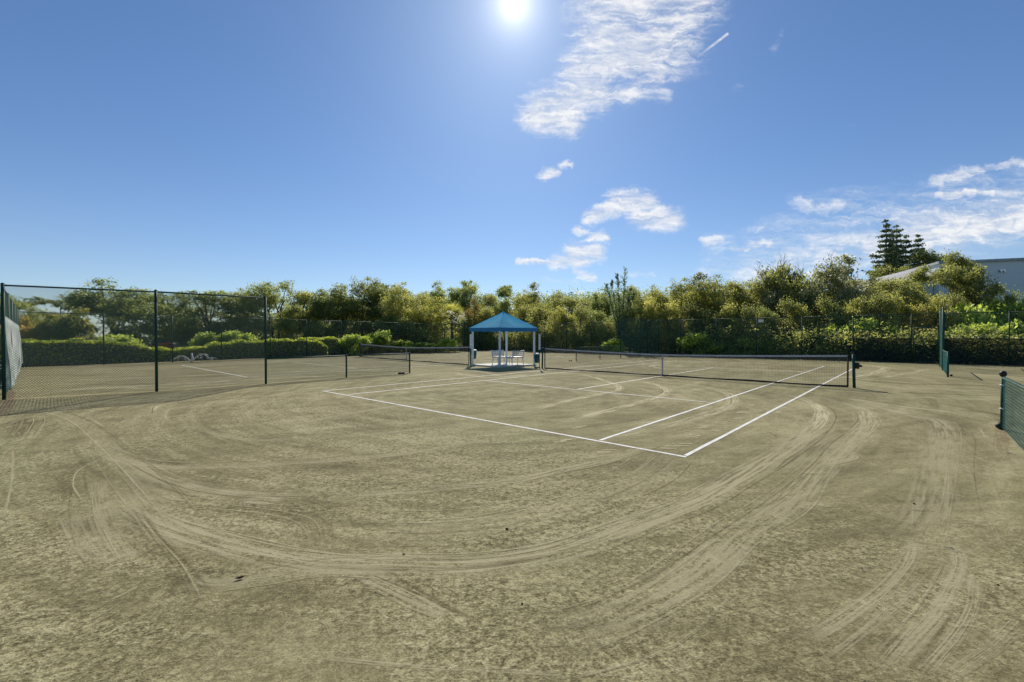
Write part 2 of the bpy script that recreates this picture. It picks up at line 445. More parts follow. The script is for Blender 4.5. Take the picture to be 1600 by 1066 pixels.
for i, (px, py) in enumerate([(1161,645),(1155,654),(1127,661),(1119,673),(1082,682),(1069,696),(1101,668),(1140,640),(1174,634),(1048,700),(1090,655),(1215,645),(1010,660),(948,706),(905,668),(880,690)]):
    q = G(px, py); a = rng.uniform(-.5, .5); dd = np.array([math.cos(a), math.sin(a)]) * .13
    for sft in (-.5, .6): add_track([q - dd + V * sft * .14, q + U * .02 * sft + V * sft * .14, q + dd + V * sft * .14], .06, 1.4, .5, i * 3.1 + 400, zt); zt += .00003
for i in range(60):      # short brush scratches and ball marks
    px, py = rng.uniform(20, 1590), rng.uniform(640, 1060) if i % 2 else rng.uniform(600, 760)
    q = G(px, py); a = rng.uniform(0, 6.28); L_ = rng.uniform(.03, .22); dd = np.array([math.cos(a), math.sin(a)]) * L_
    add_track([q - dd, q + rng.normal(0, .03, 2), q + dd], rng.uniform(.012, .04), .55, .5 if i % 3 else 0.0, i * 3.7 + 600, zt); zt += .00003
me = bpy.data.meshes.new('drag_marks'); me.from_pydata(tv, [], tf)
uvl = me.uv_layers.new(name='UVMap'); li = np.zeros(len(me.loops), int); me.loops.foreach_get('vertex_index', li)
uvl.data.foreach_set('uv', np.array(tuv)[li].astype(np.float32).ravel())
for nm, dat in (('strength', ts), ('tint', tt), ('seed', td)):
    at = me.attributes.new(nm, 'FLOAT', 'POINT'); at.data.foreach_set('value', np.array(dat, np.float32))
me.materials.append(M['dust']); o = bpy.data.objects.new('drag_marks', me); C.objects.link(o); tag(o, kind='structure')

# ------------------------------------------------------------------ fences
def chainlink(mb, p0, p1, z0, z1, pitch=.064, r=.0026, top=.035):
    p0 = np.array(p0); p1 = np.array(p1); L = np.linalg.norm(p1 - p0); d = (p1 - p0) / L; nn = np.array([-d[1], d[0]])
    zt_ = z1 + top; Hh = zt_ - z0
    for sgn in (1, -1):
        c = -Hh if sgn > 0 else 0.0
        while c < L + (0 if sgn > 0 else Hh):
            # s = c + sgn * (z - z0)
            za, zb = 0.0, Hh
            if sgn > 0: za = max(za, -c); zb = min(zb, L - c)
            else: za = max(za, c - L); zb = min(zb, c)
            if zb - za > .02:
                sa, sb = c + sgn * za, c + sgn * zb; off = nn * (.0015 * sgn)
                a = p0 + d * sa + off; b = p0 + d * sb + off
                mb.wire((*a, z0 + za), (*b, z0 + zb), r)
            c += pitch
def post(mb, p, h, r=.034, n=10):
    mb.tube([(p[0], p[1], -.05), (p[0], p[1], h)], r, n)
    mb.ball((p[0], p[1], h), r * 1.12, .7)
def fence(name, label, pts, h, cat='fence', group=None, wire_mat='green_wire', rails=(), r=.0019, pitch=.064, pr=.034, rr=.021, z0=.03):
    """pts: post positions; rails: [(bay index, height)] extra horizontal rails"""
    base = (*pts[0], 0)
    t = thing(name, label, cat, base, 0, group)
    lp = [np.array(p) - np.array(pts[0]) for p in pts]
    for p in lp:
        m_ = MB(); post(m_, p, h + .04, pr); m_.build('post', M['green'], t, True)
    m_ = MB()
    for a, b in zip(lp[:-1], lp[1:]): m_.tube([(*a, h), (*b, h)], rr, 8)
    m_.build('top_rail', M['green'], t, True)
    for (i, z) in rails:
        m_ = MB(); m_.tube([(*lp[i], z), (*lp[i + 1], z)], rr * .9, 8); m_.build('mid_rail', M['green'], t, True)
    m_ = MB()
    for a, b in zip(lp[:-1], lp[1:]): chainlink(m_, a, b, z0, h, pitch, r)
    m_.build('wire_mesh', M[wire_mat], t)
    return t
dp = [G(5, 625), G(244, 612), G(415, 600), G(541, 590), G(640, 583)]
LF = fence('chain_link_fence', 'tall dark green chain-link fence nearest the camera, between the near and left courts', dp[:3], 3.0, pr=.038, r=.0044, wire_mat='near_wire')
lf2 = fence('low_chain_link_fence', 'low green chain-link fence running from the tall left fence towards the blue pavilion', dp[2:], .88, group='low divider fences between courts', pr=.033, rr=.028, r=.0046)
def foot(parent, p):
    m_ = MB(); m_.ball((p[0], p[1], .05), .05, .9); m_.build('end_weight', M['black'], parent, True)
m_ = MB(); q = G(627, 584.5) - dp[2]; m_.box((q[0], q[1], .04), (.26, .12, .07), .7); m_.build('end_weight', M['black'], lf2)
# end fence of the left court seen almost edge-on, with a pale windscreen
EP = [dp[0] + (L0 - dp[0]) * i / 5 for i in range(6)]
ef = fence('chain_link_fence', 'green chain-link fence at the left edge, almost edge-on and hung with pale cloth', EP, 2.95, wire_mat='green_pale', pr=.036)
# side fence behind the left court
SP = [L0, G(162, 570), G(269, 566.4), G(346, 563), G(422, 559.5), np.array([-16.4, 35.6]), np.array([-14.6, 38.1])]
s_ = 3.05
while s_ < 19.0:
    SP.append(np.array([-14.6, 38.1]) + LD * s_); s_ += 3.05
SP.append(LC)
sf = fence('chain_link_fence', 'long green chain-link fence along the hedge at the far side of the left court', SP, 2.93, rails=[(0, 1.46)], rr=.02)
# far end fence
g0, g1 = XY(1424, 27.75), XY(1469, 27.05)
def on_back(px):       # where the far end fence is crossed by a pixel column
    k = (px - 800) / F; s = (k * B0[1] - B0[0]) / (BD[0] - k * BD[1]); return B0 + BD * s
bp = [LC]; d_ = on_back(1333) - LC; nb = 12
bp += [LC + d_ * i / nb for i in range(1, nb)] + [on_back(1333), on_back(1424)]
bf = fence('chain_link_fence', 'long green chain-link fence across the back of the near court up to the gate', bp, 3.02, rails=[(5, 1.52), (6, 1.52), (nb, 1.52)], rr=.02)
gp = [on_back(1469), on_back(1577)]; gp += [gp[1] + BD * 3.05 * i for i in range(1, 5)]
rf = fence('chain_link_fence', 'green chain-link fence right of the gate with a dark screen along its lower half', gp, 3.02, rails=[(i, 1.52) for i in range(5)], rr=.02)
# diagonal brace on that fence
a = on_back(1577) - gp[0]; b = on_back(1495) - gp[0]
m_ = MB(); off = np.array([-.671, -.741]) * .06
m_.tube([(*(a + off), 1.5), (*(b + off), .03)], .022, 8); m_.build('diagonal_brace', M['green'], rf, True)
# dark screen cloth
m, nt, n = new_mat('dark_screen_cloth')
w = n.noise(n.obj(), 2.5, 4)
n.out(n.mixsh(n.smooth(w, .3, .7, .38, .6), n.node('ShaderNodeBsdfTransparent').outputs[0], n.bsdf((.012, .014, .013), .9, 0, None, .1))); M['screen'] = m
def cloth(parent, p0, p1, z0, z1, org, mat, name='screen_cloth', bulge=.03, nx=24, nz=8, side=1, th=.004):
    mb = MB(); p0 = np.array(p0) - org; p1 = np.array(p1) - org; d = (p1 - p0); L = np.linalg.norm(d); d = d / L; nn = np.array([-d[1], d[0]]) * side
    off = rng.random(4) * 6; vs = []
    for lay in (0, th):
        for j in range(nz + 1):
            for i in range(nx + 1):
                a = i / nx; c = j / nz
                bl = bulge * (.6 + .5 * math.sin(a * 9 + off[0] + c * 2) + .4 * math.sin(a * 23 + off[1] - c * 3)) * (math.sin(c * math.pi * .55 + math.pi * .45)) + .03
                q = p0 + d * L * a + nn * (bl + lay); vs.append((*q, z0 + (z1 - z0) * c + .015 * math.sin(a * 31 + off[2]) * (1 - c)))
    fs = []; W = nx + 1; B_ = W * (nz + 1)
    for j in range(nz):
        for i in range(nx):
            q = j * W + i; fs += [(q, q + 1, q + W + 1, q + W), (B_ + q, B_ + q + W, B_ + q + W + 1, B_ + q + 1)]
    for j in range(nz):
        for e in (0, nx): q = j * W + e; fs.append((q, q + W, B_ + q + W, B_ + q))
    for i in range(nx):
        for e in (0, nz * W): q = e + i; fs.append((q, q + 1, B_ + q + 1, B_ + q))
    mb.add(vs, fs); return mb.build(name, mat, parent, True)
cloth(bf, on_back(1333), on_back(1424), .05, 1.5, bp[0], M['screen'], side=1, bulge=.01)
for i in range(3): cloth(rf, gp[i], gp[i + 1], .05, 1.5, gp[0], M['screen'], side=1, bulge=.01)
m, nt, n = new_mat('pale_windscreen_cloth')
w = n.noise(n.obj(), 1.3, 4); ff = n.noise(n.obj(), 14, 4)
c = n.ramp(n.math('ADD', n.math('MULTIPLY', w, .7), n.math('MULTIPLY', ff, .3)), [(.42, (.34, .44, .39)), (.58, (.78, .80, .77))])
t = n.node('ShaderNodeBsdfTranslucent'); n.link(c, t.inputs[0])
n.out(n.mixsh(.4, n.bsdf(c, .8, 0, n.bump(ff, .4, .02)), t.outputs[0])); M['windscreen'] = m
for i in range(5): cloth(ef, EP[i], EP[i + 1], .25, 2.2, EP[0], M['windscreen'], 'windscreen', side=-1, bulge=.09)
# gate in the far fence
gt = thing('fence_gate', 'green chain-link gate with a solid frame in the far end fence', 'gate', (*on_back(1424), 0))
gd = on_back(1469) - on_back(1424); gl = np.linalg.norm(gd); gu = gd / gl
m_ = MB()
for s in (.1, gl - .1): q = gu * s; m_.tube([(*q, .06), (*q, 2.18)], .026, 8)
for z in (.08, 1.12, 2.16): m_.tube([(*(gu * .1), z), (*(gu * (gl - .1)), z)], .024, 8)
m_.build('gate_frame', M['green'], gt, True)
m_ = MB(); chainlink(m_, gu * .1, gu * (gl - .1), .1, 2.14, top=0); m_.build('wire_mesh', M['green_wire'], gt)
m_ = MB(); chainlink(m_, gu * .03, gu * (gl - .03), 2.24, 3.0, top=.03); m_.tube([(0, 0, 3.02), (*gd, 3.02)], .02, 8); m_.tube([(0, 0, 2.24), (*gd, 2.24)], .02, 8); m_.build('transom', M['green'], gt)
cloth(gt, on_back(1424) + gu * .14, on_back(1469) - gu * .14, .12, 1.08, on_back(1424), M['screen'], nx=8, bulge=.005)
m_ = MB(); q = gu * (gl - .16); m_.box((q[0] - .03, q[1] - .05, 1.12), (.05, .12, .16), T); m_.build('latch', M['black'], gt)
# far part of the left divider
W1 = [K(14.32, 18.6), K(14.32, 21.6), K(14.32, 24.6)]
lf3 = fence('low_chain_link_fence', 'small low green fence beyond the near net, to the right of the pavilion', W1, .9, group='low divider fences between courts', pr=.03, rr=.026)
foot(lf3, G(890, 565) - W1[0]); foot(lf3, G(893, 565) - W1[0])
W2 = [W1[2], K(14.32, 27.8), K(14.32, 31.3)]
fence('chain_link_fence', 'short tall green divider fence far away beyond the net centre', W2, 3.0, wire_mat='green_pale', r=.0019, pitch=.10)
# right divider
W3 = [K(-3.35, 19.1), K(-3.35, 23.9)]
lf4 = fence('low_chain_link_fence', 'low green fence in front of the tall edge-on divider by the gate', W3, .98, wire_mat='green_pale', group='low divider fences between courts', pr=.034)
foot(lf4, G(1487, 588.5) - W3[0])
fence('chain_link_fence', 'tall green divider fence seen edge-on to the right of the gate', [W3[1], K(-3.35, 27.6), on_back(1475)], 3.05, wire_mat='green_pale')
W4 = [G(1568, 672), G(1568, 672) - V * 3.6, G(1568, 672) - V * 6.6]
lf5 = fence('low_chain_link_fence', 'nearest low green fence cut off by the right edge, with a round black post cap', W4, .93, wire_mat='green_pale', group='low divider fences between courts', pr=.03, r=.0030, pitch=.10)
m_ = MB(); m_.ball((0, 0, 1.0), .052, 1.1, 14, 8); m_.build('post_cap', M['black'], lf5, True)
m_ = MB(); q = G(1564, 671) - W4[0]; m_.ball((q[0], q[1], .06), .06, .95, 14, 8); m_.tube([(q[0], q[1], .03), (.06, .0, .02)], .012, 6); m_.build('end_weight', M['black'], lf5, True)
for z in (.38, .80): m_ = MB(); m_.ball((0, 0, z), .045, .35, 12, 6); m_.build('clamp', M['white'], lf5, True)

# ------------------------------------------------------------------ nets
def net(label, P0, P1, crank_side, group='tennis nets'):
    """P0, P1: the two net posts"""
    P0 = np.array(P0); P1 = np.array(P1); d = P1 - P0; L = np.linalg.norm(d); d = d / L; nn = np.array([-d[1], d[0]])
    t = thing('tennis_net', label, 'tennis net', (*P0, 0), 0, group)
    def at(s, z, o=0.0): q = d * s + nn * o; return (q[0], q[1], z)
    def top(s):
        x = abs(s - L / 2) / (L / 2); return .90 + .15 * x ** 1.5
    g = .17; S = np.linspace(g, L - g, 41)
    mb = MB(); r = .0022
    for k in range(1, 22):
        f = k / 22
        for a, b in zip(S[:-1:2], S[2::2]): mb.wire(at(a, .05 + (top(a) - .05) * f), at(b, .05 + (top(b) - .05) * f), r)
    # doubled upper rows
    for k in range(7):
        f = 1 - (k * .5 + .25) / 22
        for a, b in zip(S[:-1:2], S[2::2]): mb.wire(at(a, .05 + (top(a) - .05) * f, .004), at(b, .05 + (top(b) - .05) * f, .004), r)
    s = g
    while s < L - g: mb.wire(at(s, .04), at(s, top(s)), r); s += .045
    s = g + .022
    while s < L - g: mb.wire(at(s, top(s) - .17), at(s, top(s)), r); s += .045
    mb.build('net_mesh', M['net_cord'], t)
    mb = MB()
    for a, b in zip(S[:-1], S[1:]):
        z0, z1 = top(a), top(b); w = .009
        vs = [at(a, z0 + .012, 0), at(b, z1 + .012, 0), at(b, z1 - .052, -w), at(a, z0 - .052, -w), at(a, z0 - .052, w), at(b, z1 - .052, w)]
        mb.add(vs, [(0, 1, 2, 3), (1, 0, 4, 5), (3, 2, 5, 4)])
    mb.build('headband', M['tape_white'], t)
    mb = MB(); mb.tube([at(a, .025 + (.012 * math.sin(a * 2.1))) for a in S], .034, 6); mb.build('bottom_hem', M['black'], t, True)
    mb = MB(); mb.box(at(L / 2, .45, -.012), (.055, .006, .90), math.atan2(d[1], d[0])); mb.box(at(L / 2, .45, .012), (.055, .006, .90), math.atan2(d[1], d[0])); mb.build('centre_strap', M['tape_white'], t)
    for s, sg in ((0, 1), (L, -1)):
        mb = MB(); mb.tube([at(s, -.05), at(s + .03 * sg, 1.07)], .042, 12); mb.ball(at(s + .03 * sg, 1.07), .044, .5); mb.build('net_post', M['green'] , t, True)
        mb = MB(); mb.tube([at(s + g * sg, .02), at(s + g * sg, 1.05)], .024, 8); mb.build('end_dowel', M['net_cord'], t, True)
        mb = MB()
        mb.tube([at(s + (.02 if k % 2 else g) * sg, .1 + .048 * k) for k in range(20)], .003, 5)
        mb.build('lacing', M['net_cord'], t)
    s = 0 if crank_side == 0 else L; sg = -1 if s == 0 else 1
    mb = MB(); mb.box(at(s + .07 * sg, .72), (.10, .09, .20), math.atan2(d[1], d[0])); c = at(s + .12 * sg, .72)
    q = d * sg
    mb.tube([c, (c[0] + q[0] * .08, c[1] + q[1] * .08, .70)], [.05, .02], 8)
    mb.build('net_crank', M['black'], t, True)
    return t
NP0 = K(11.884, 11.885); NP1 = K(-.914, 11.885)
net('near tennis net across the middle of the picture, its crank post at the right', NP0, NP1, 1)
LP0 = G(562.5, 558); LP1 = G(735.5, 571)
net('far left tennis net behind the low fence, ending at the left of the pavilion', LP0, LP1, 0)
net('third court net standing beyond the right edge of the picture', K(-5.8, 11.885), K(-18.6, 11.885), 1)

# ------------------------------------------------------------------ pavilion
pf, pl_, prt = np.array([-.65, 23.45]), np.array([-2.27, 25.1]), np.array([1.30, 25.1]); pb = pl_ + prt - pf
pc = (pf + pb) / 2
t = thing('shade_pavilion', 'square shade pavilion with a blue pyramid canopy on four white posts', 'pavilion', (*pc, 0))
cr = [pf - pc, prt - pc, pb - pc, pl_ - pc]
mb = MB(); k = 1.04; vs = [(*(c * k), z) for z in (-.02, .075) for c in cr]; mb.add(vs, [(3, 2, 1, 0), (4, 5, 6, 7)] + [(i, (i + 1) % 4, 4 + (i + 1) % 4, 4 + i) for i in range(4)]); mb.build('floor_slab', M['slab'], t)
for c in cr:
    mb = MB(); a = math.atan2(U[1], U[0]); mb.box((c[0] * .97, c[1] * .97, 1.02), (.085, .085, 1.9), a); mb.build('post', M['white'], t)
m, nt, n = new_mat('blue_canopy_fabric')
ff = n.noise(n.obj(), 40, 3); g2 = n.noise(n.obj(), 2.2, 4)
c = n.ramp(n.math('ADD', n.math('MULTIPLY', g2, .8), n.math('MULTIPLY', ff, .2)), [(.35, (.06, .48, .78)), (.65, (.09, .58, .88))])
tr = n.node('ShaderNodeBsdfTranslucent'); n.link(c, tr.inputs[0])
n.out(n.mixsh(.68, n.bsdf(c, .75, 0, n.bump(g2, .3, .03)), tr.outputs[0])); M['canopy'] = m
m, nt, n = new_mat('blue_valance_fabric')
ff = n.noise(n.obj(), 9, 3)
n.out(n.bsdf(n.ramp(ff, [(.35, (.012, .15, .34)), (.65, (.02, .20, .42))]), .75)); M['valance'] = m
k = 1.075; ez = 2.12; az = 3.02; vs = []; fs = []
ring = []
for i in range(4):
    a, b = cr[i] * k, cr[(i + 1) % 4] * k
    for j in range(8): ring.append(a + (b - a) * j / 8)
NR = 8; apex = np.array([0.0, 0.0])
mb = MB()
for j in range(NR):
    f = j / NR
    for i, q in enumerate(ring):
        corner = min(i % 8, 8 - i % 8) / 4
        sag = -.035 * math.sin(f * math.pi) * corner
        vs.append((*(q * (1 - f)), ez + (az - ez) * f + sag))
vs.append((0, 0, az))
for j in range(NR - 1):
    for i in range(32): fs.append((j * 32 + i, j * 32 + (i + 1) % 32, (j + 1) * 32 + (i + 1) % 32, (j + 1) * 32 + i))
for i in range(32): fs.append(((NR - 1) * 32 + i, (NR - 1) * 32 + (i + 1) % 32, NR * 32))
mb.add(vs, fs); can = mb.build('canopy', M['canopy'], t)
mb = MB(); vs = [(*(q * 1.003), z) for z in (ez - .002, ez - .19 ) for q in ring]
vs = [(x, y, z - (.022 * abs(math.sin(i * 1.57)) if i >= 32 else 0)) for i, (x, y, z) in enumerate(vs)]
mb.add(vs, [(i, (i + 1) % 32, 32 + (i + 1) % 32, 32 + i) for i in range(32)]); mb.build('valance', M['valance'], can)
mb = MB()
for i in range(4): mb.tube([(*(cr[i] * .98), ez - .04), (*(cr[(i + 1) % 4] * .98), ez - .04)], .022, 6); mb.tube([(*(cr[i] * .98), ez - .04), (0, 0, az - .05)], .018, 6)
mb.build('roof_frame', M['white'], t)
mb = MB(); mb.ball((0, 0, az + .01), .035, 1.2); mb.build('finial', M['canopy'], can, True)

# benches
def make_bench(label, p, rz):
    t = thing('garden_bench', label, 'bench', (*p, .075), rz, 'white benches under the pavilion')
    L = 1.05
    mb = MB()
    for i, y in enumerate((-.19, -.09, .01, .11, .21)): mb.box((0, y, .43), (L, .085, .03))
    mb.build('seat', M['white_dirty'], t)
    mb = MB()
    for s in (-1, 1):
        mb.box((s * (L / 2 - .09), .255, .60), (.05, .035, .42), 0, -.15)
    mb.box((0, .275, .73), (L - .06, .03, .10), 0, -.15); mb.box((0, .262, .62), (L - .06, .026, .06), 0, -.15); mb.box((0, .25, .53), (L - .06, .026, .06), 0, -.15)
    for x in np.linspace(-.30, .30, 5): mb.box((x, .267, .63), (.035, .016, .24), 0, -.15)
    mb.build('backrest', M['white_dirty'], t)
    for sx in (-1, 1):
        for sy in (-1, 1):
            mb = MB(); x = sx * (L / 2 - .08)
            mb.tube([(x, sy * .18, .42), (x + sx * .03, sy * .22, 0)], [.028, .022], 8); mb.build('leg', M['white_dirty'], t, True)
    mb = MB()
    for sx in (-1, 1): mb.box((sx * (L / 2 - .08), 0, .39), (.04, .42, .045))
    mb.box((0, 0, .39), (L - .2, .05, .04))
    mb.build('seat_frame', M['white_dirty'], t)
    return t
av = math.atan2(V[1], V[0])
make_bench('white slatted bench under the left half of the blue canopy, back to back with another', XY(783, 25.05), av)
b2 = make_bench('white slatted bench under the canopy, right of the back-to-back pair', XY(804.5, 24.75), av + math.pi)

# bins
def make_bin(label, p, z):
    t = thing('litter_bin', label, 'bin', (*p, z), 0, 'green bins by the pavilion')
    mb = MB(); mb.tube([(0, 0, 0), (0, 0, .02), (0, 0, .46)], [.115, .125, .165], 18); mb.build('bucket', M['bin'], t, True)
    mb = MB(); mb.tube([(0, 0, .455), (0, 0, .50), (0, 0, .53)], [.175, .172, .12], 18); mb.build('rim', M['white_dirty'], t, True)
    mb = MB(); mb.tube([(.10, .08, .42), (.16, .18, .45)], .012, 6); mb.build('bracket', M['black'], t)
    return t
make_bin('dark green bin with a pale rim fixed to the right side of the pavilion', XY(838.6, 24.3), .20)
make_bin('green bin half hidden behind the left post of the pavilion', XY(740.5, 25.5), .36)
# score posts
def make_score(label, p):
    t = thing('score_post', label, 'score post', (*p, 0), 0, 'white score posts beside the pavilion')
    mb = MB(); mb.box((0, 0, 1.37), (.095, .035, .80)); mb.build('score_board', M['white'], t)
    for k in range(4):
        mb = MB(); mb.box((0, -.021, 1.10 + k * .18), (.07, .006, .05)); mb.build('score_marker', M['white_dirty'], t)
    mb = MB(); mb.tube([(0, .03, .0), (0, .03, 1.6)], .018, 8); mb.build('pole', M['green'], t, True)
    return t
make_score('white score post on the net post at the right of the pavilion', XY(843, 22.6))
make_score('white score post at the left side of the pavilion by the far net end', XY(735.2, 25.15))
# signs on the fence
for px, py, w_, lab in ((1189, 501.5, .34, 'small white sign on the far fence between the net strap and right net post'), (879, 508, .2, 'tiny pale sign on the far fence just right of the pavilion')):
    q = on_back(px); mb = MB(); z = ZT(py, q[1])
    mb.box((q[0] - .05, q[1] - .06, z), (w_, .012, w_ * .62), math.atan2(BD[1], BD[0])); o = mb.build('fence_sign', M['white'])
    tag(o, lab, 'sign', 'small signs on the far fence')
    o2 = MB(); 
    for s in (.36,): o2.tube([(q[0] - .05 + BD[0] * w_ * s - .02, q[1] - .06 + BD[1] * w_ * s - .02, z + w_ * .24), (q[0] - .03 + BD[0] * w_ * s, q[1] - .01 + BD[1] * w_ * s, z + w_ * .24)], .008, 6)
    o2.build('bolt', M['black'], o)

# ------------------------------------------------------------------ foliage tools
def leaf_mesh(name, cen, nrm_up, size, rg, aspect=.55, var=None, nside=4):
    """many small leaf-shaped faces at cen; returns mesh"""
    N_ = len(cen); d = rg.normal(size=(N_, 3)); d[:, 2] += nrm_up; d /= np.linalg.norm(d, axis=1)[:, None]
    a = np.cross(d, rg.normal(size=(N_, 3))); a /= np.linalg.norm(a, axis=1)[:, None]; b = np.cross(d, a)
    s = (size * rg.uniform(.6, 1.35, N_))[:, None]
    fold = d * s * .18
    P = np.stack([cen - a * s, cen + b * s * aspect + fold, cen + a * s, cen - b * s * aspect + fold], 1)
    return P.reshape(-1, 3), N_
def quads_to_mesh(name, V_, var, mat):
    N_ = len(V_) // 4; me = bpy.data.meshes.new(name)
    me.vertices.add(4 * N_); me.vertices.foreach_set('co', V_.astype(np.float32).ravel())
    me.loops.add(4 * N_); me.loops.foreach_set('vertex_index', np.arange(4 * N_, dtype=np.int32))
    me.polygons.add(N_); me.polygons.foreach_set('loop_start', np.arange(0, 4 * N_, 4, dtype=np.int32))
    at = me.attributes.new('var', 'FLOAT', 'FACE'); at.data.foreach_set('value', var.astype(np.float32))
    me.update(calc_edges=True); me.validate(); me.materials.append(mat)
    return me
def crown_mesh(name, blobs, nclus, nleaf, size, mat, seed, sig=.30, up=.9, shell=.55):
    """blobs: (x,y,z,rx,ry,rz); clusters of leaves spread through each blob, clumps with gaps between"""
    rg = np.random.default_rng(seed); bl = np.array(blobs, float)
    w = (bl[:, 3] * bl[:, 4] * bl[:, 5]) ** .75; w /= w.sum()
    ids = rg.choice(len(bl), nclus, p=w); dirs = rg.normal(size=(nclus, 3)); dirs /= np.linalg.norm(dirs, axis=1)[:, None]
    rad = shell + (1 - shell) * rg.random(nclus) ** .6
    inner = rg.random(nclus) < .25; rad[inner] *= rg.random(inner.sum())
    cc = bl[ids, :3] + dirs * bl[ids, 3:] * rad[:, None]
    sg = sig * rg.uniform(.6, 1.4, nclus); cv = rg.random(nclus)
    ci = np.repeat(np.arange(nclus), nleaf)
    g = rg.normal(size=(len(ci), 3)) * np.array([1, 1, .6])
    cen = cc[ci] + g * sg[ci][:, None]
    cen[:, 2] = np.maximum(cen[:, 2], .03)
    var = np.clip(.5 * cv[ci] + .5 * rg.random(len(ci)), 0, 1)
    Vv, _ = leaf_mesh(name, cen, up, size, rg)
    return quads_to_mesh(name, Vv, var, mat), cc
def limb(mb, a, b, r0, r1, rg, k=5, wob=.12, n=7):
    a = np.array(a, float); b = np.array(b, float); L = np.linalg.norm(b - a); P = []
    for i in range(k + 1):
        f = i / k; q = a + (b - a) * f; q = q + rg.normal(size=3) * wob * L * .25 * math.sin(f * math.pi); q[2] += .08 * L * math.sin(f * math.pi) * rg.random(); P.append(q)
    mb.tube(P, list(np.linspace(r0, r1, k + 1)), n)
    return P
def make_plant(name, blobs, nclus, nleaf, size, leaf, seed, stems, sig=.3, bark='bark', twigs=18, r0=.16, part='trunk', up=.9, shell=.55, bare=0):
    """a prototype: hidden data only; returns (crown mesh, trunk mesh)"""
    cm, cc = crown_mesh(name + '_crown', blobs, nclus, nleaf, size, M[leaf], seed, sig, up, shell)
    rg = np.random.default_rng(seed + 99); mb = MB()
    for (x, y) in stems:
        tgt = sorted(blobs, key=lambda b: (b[0] - x) ** 2 + (b[1] - y) ** 2)[:4]
        top = np.array([np.mean([b[0] for b in tgt]) * .5 + x * .5, np.mean([b[1] for b in tgt]) * .5 + y * .5, min(b[2] for b in tgt)])
        P = limb(mb, (x, y, -.1), top, r0, r0 * .6, rg, 5)
        for b in tgt:
            Q = limb(mb, P[-1 - rg.integers(0, 3)], b[:3], r0 * .5, r0 * .18, rg, 4)
            for c in cc[rg.choice(len(cc), twigs // 3)]:
                if np.linalg.norm((c - np.array(b[:3])) / (np.array(b[3:]) + .01)) < 1.6: limb(mb, Q[-1 - rg.integers(0, 2)], c, r0 * .16, .008, rg, 3, n=5)
    for i in range(bare):       # bare twigs standing clear of the leaves
        b = blobs[rg.integers(0, len(blobs))]; s = np.array(b[:3]); e = s + np.array([rg.normal() * .7 * b[3], rg.normal() * .5 * b[4], b[5] * rg.uniform(1.2, 2.1)])
        P = limb(mb, s, e, .045, .010, rg, 5, .3, 5)
        for k in range(5):
            q = P[rg.integers(2, 6)]; e2 = q + rg.normal(size=3) * (.4, .3, .3) + (0, 0, .35); limb(mb, q, e2, .016, .005, rg, 3, .3, 4)
    tm = bpy.data.meshes.new(name + '_trunk'); tm.from_pydata(mb.v, [], mb.f); tm.update(); tm.materials.append(M[bark])
    return cm, tm
# leaf colours (base colour, dark to light)
M['lf_dark'] = leaf_mat('dark_green_leaves', [(.042,.056,.024),(.078,.096,.038),(.118,.138,.052),(.17,.178,.08)], .6)
M['lf_olive'] = leaf_mat('olive_leaves', [(.052,.060,.025),(.096,.106,.040),(.142,.150,.054),(.20,.195,.085)], .6)
M['lf_yellow'] = leaf_mat('yellow_green_leaves', [(.062,.070,.024),(.116,.124,.040),(.168,.172,.056),(.24,.222,.092)], .6)
M['lf_bright'] = leaf_mat('bright_sea_grape_leaves', [(.05, .075, .02), (.12, .16, .035), (.22, .26, .06), (.36, .38, .16)], .55)
M['lf_rust'] = leaf_mat('rusty_leaves', [(.05,.042,.018),(.11,.092,.034),(.18,.13,.05),(.24,.17,.08)], .48)
M['lf_red'] = leaf_mat('mixed_red_green_leaves', [(.05, .07, .02), (.13, .13, .03), (.20, .17, .06), (.30, .14, .10)], .4)
M['lf_grey'] = leaf_mat('grey_green_leaves', [(.045, .055, .03), (.09, .10, .05), (.15, .155, .08), (.22, .22, .13)], .4)
M['lf_pine'] = leaf_mat('dark_pine_needles', [(.03,.045,.025),(.055,.075,.038),(.09,.11,.055)], .25)
M['lf_cas'] = leaf_mat('blue_green_needles', [(.045, .07, .04), (.08, .115, .06), (.14, .18, .09)], .4)
M['lf_hedge'] = leaf_mat('hedge_leaves', [(.05, .075, .012), (.12, .16, .022), (.22, .25, .035), (.32, .33, .06)], .45)
M['lf_hedge_dark'] = leaf_mat('dark_hedge_leaves', [(.012, .025, .010), (.03, .05, .018), (.055, .08, .025)], .3)

def rblobs(seed, n_, W, z0, z1, r, squash=.75, dome=True):
    rg = np.random.default_rng(seed); out = []
    for i in range(n_):
        a = rg.uniform(0, 6.28); q = math.sqrt(rg.random()) * W
        zt_ = z1 * (1 - .30 * (q / W) ** 2) if dome else z1
        z = rg.uniform(z0, zt_); rr = r * rg.uniform(.65, 1.25)
        out.append((q * math.cos(a), q * math.sin(a), min(z, zt_ - rr * squash), rr, rr, rr * squash))
    return out
PR = {}
PH = {}
def proto(key, *a, **k):
    PR[key] = make_plant(key, *a, **k); me = PR[key][0]; z = np.zeros(len(me.vertices) * 3); me.vertices.foreach_get('co', z)
    PH[key] = float(np.percentile(z[2::3], 99.3))
for i in range(4):          # full trees, 8 m tall, crown from about 1.5 m up
    proto('tree%d' % i, rblobs(10 + i, 24, 3.0, 1.4, 8.0, 1.15), 430, 60, .085, ['lf_dark', 'lf_olive', 'lf_olive', 'lf_yellow'][i], 20 + i, [(0, 0), (.5, .3)], sig=.28)
for i in range(2):          # dark ones
    proto('dark%d' % i, rblobs(30 + i, 23, 2.9, 1.5, 8.0, 1.12), 420, 60, .09, 'lf_dark', 40 + i, [(0, 0), (-.4, .3)], sig=.25)
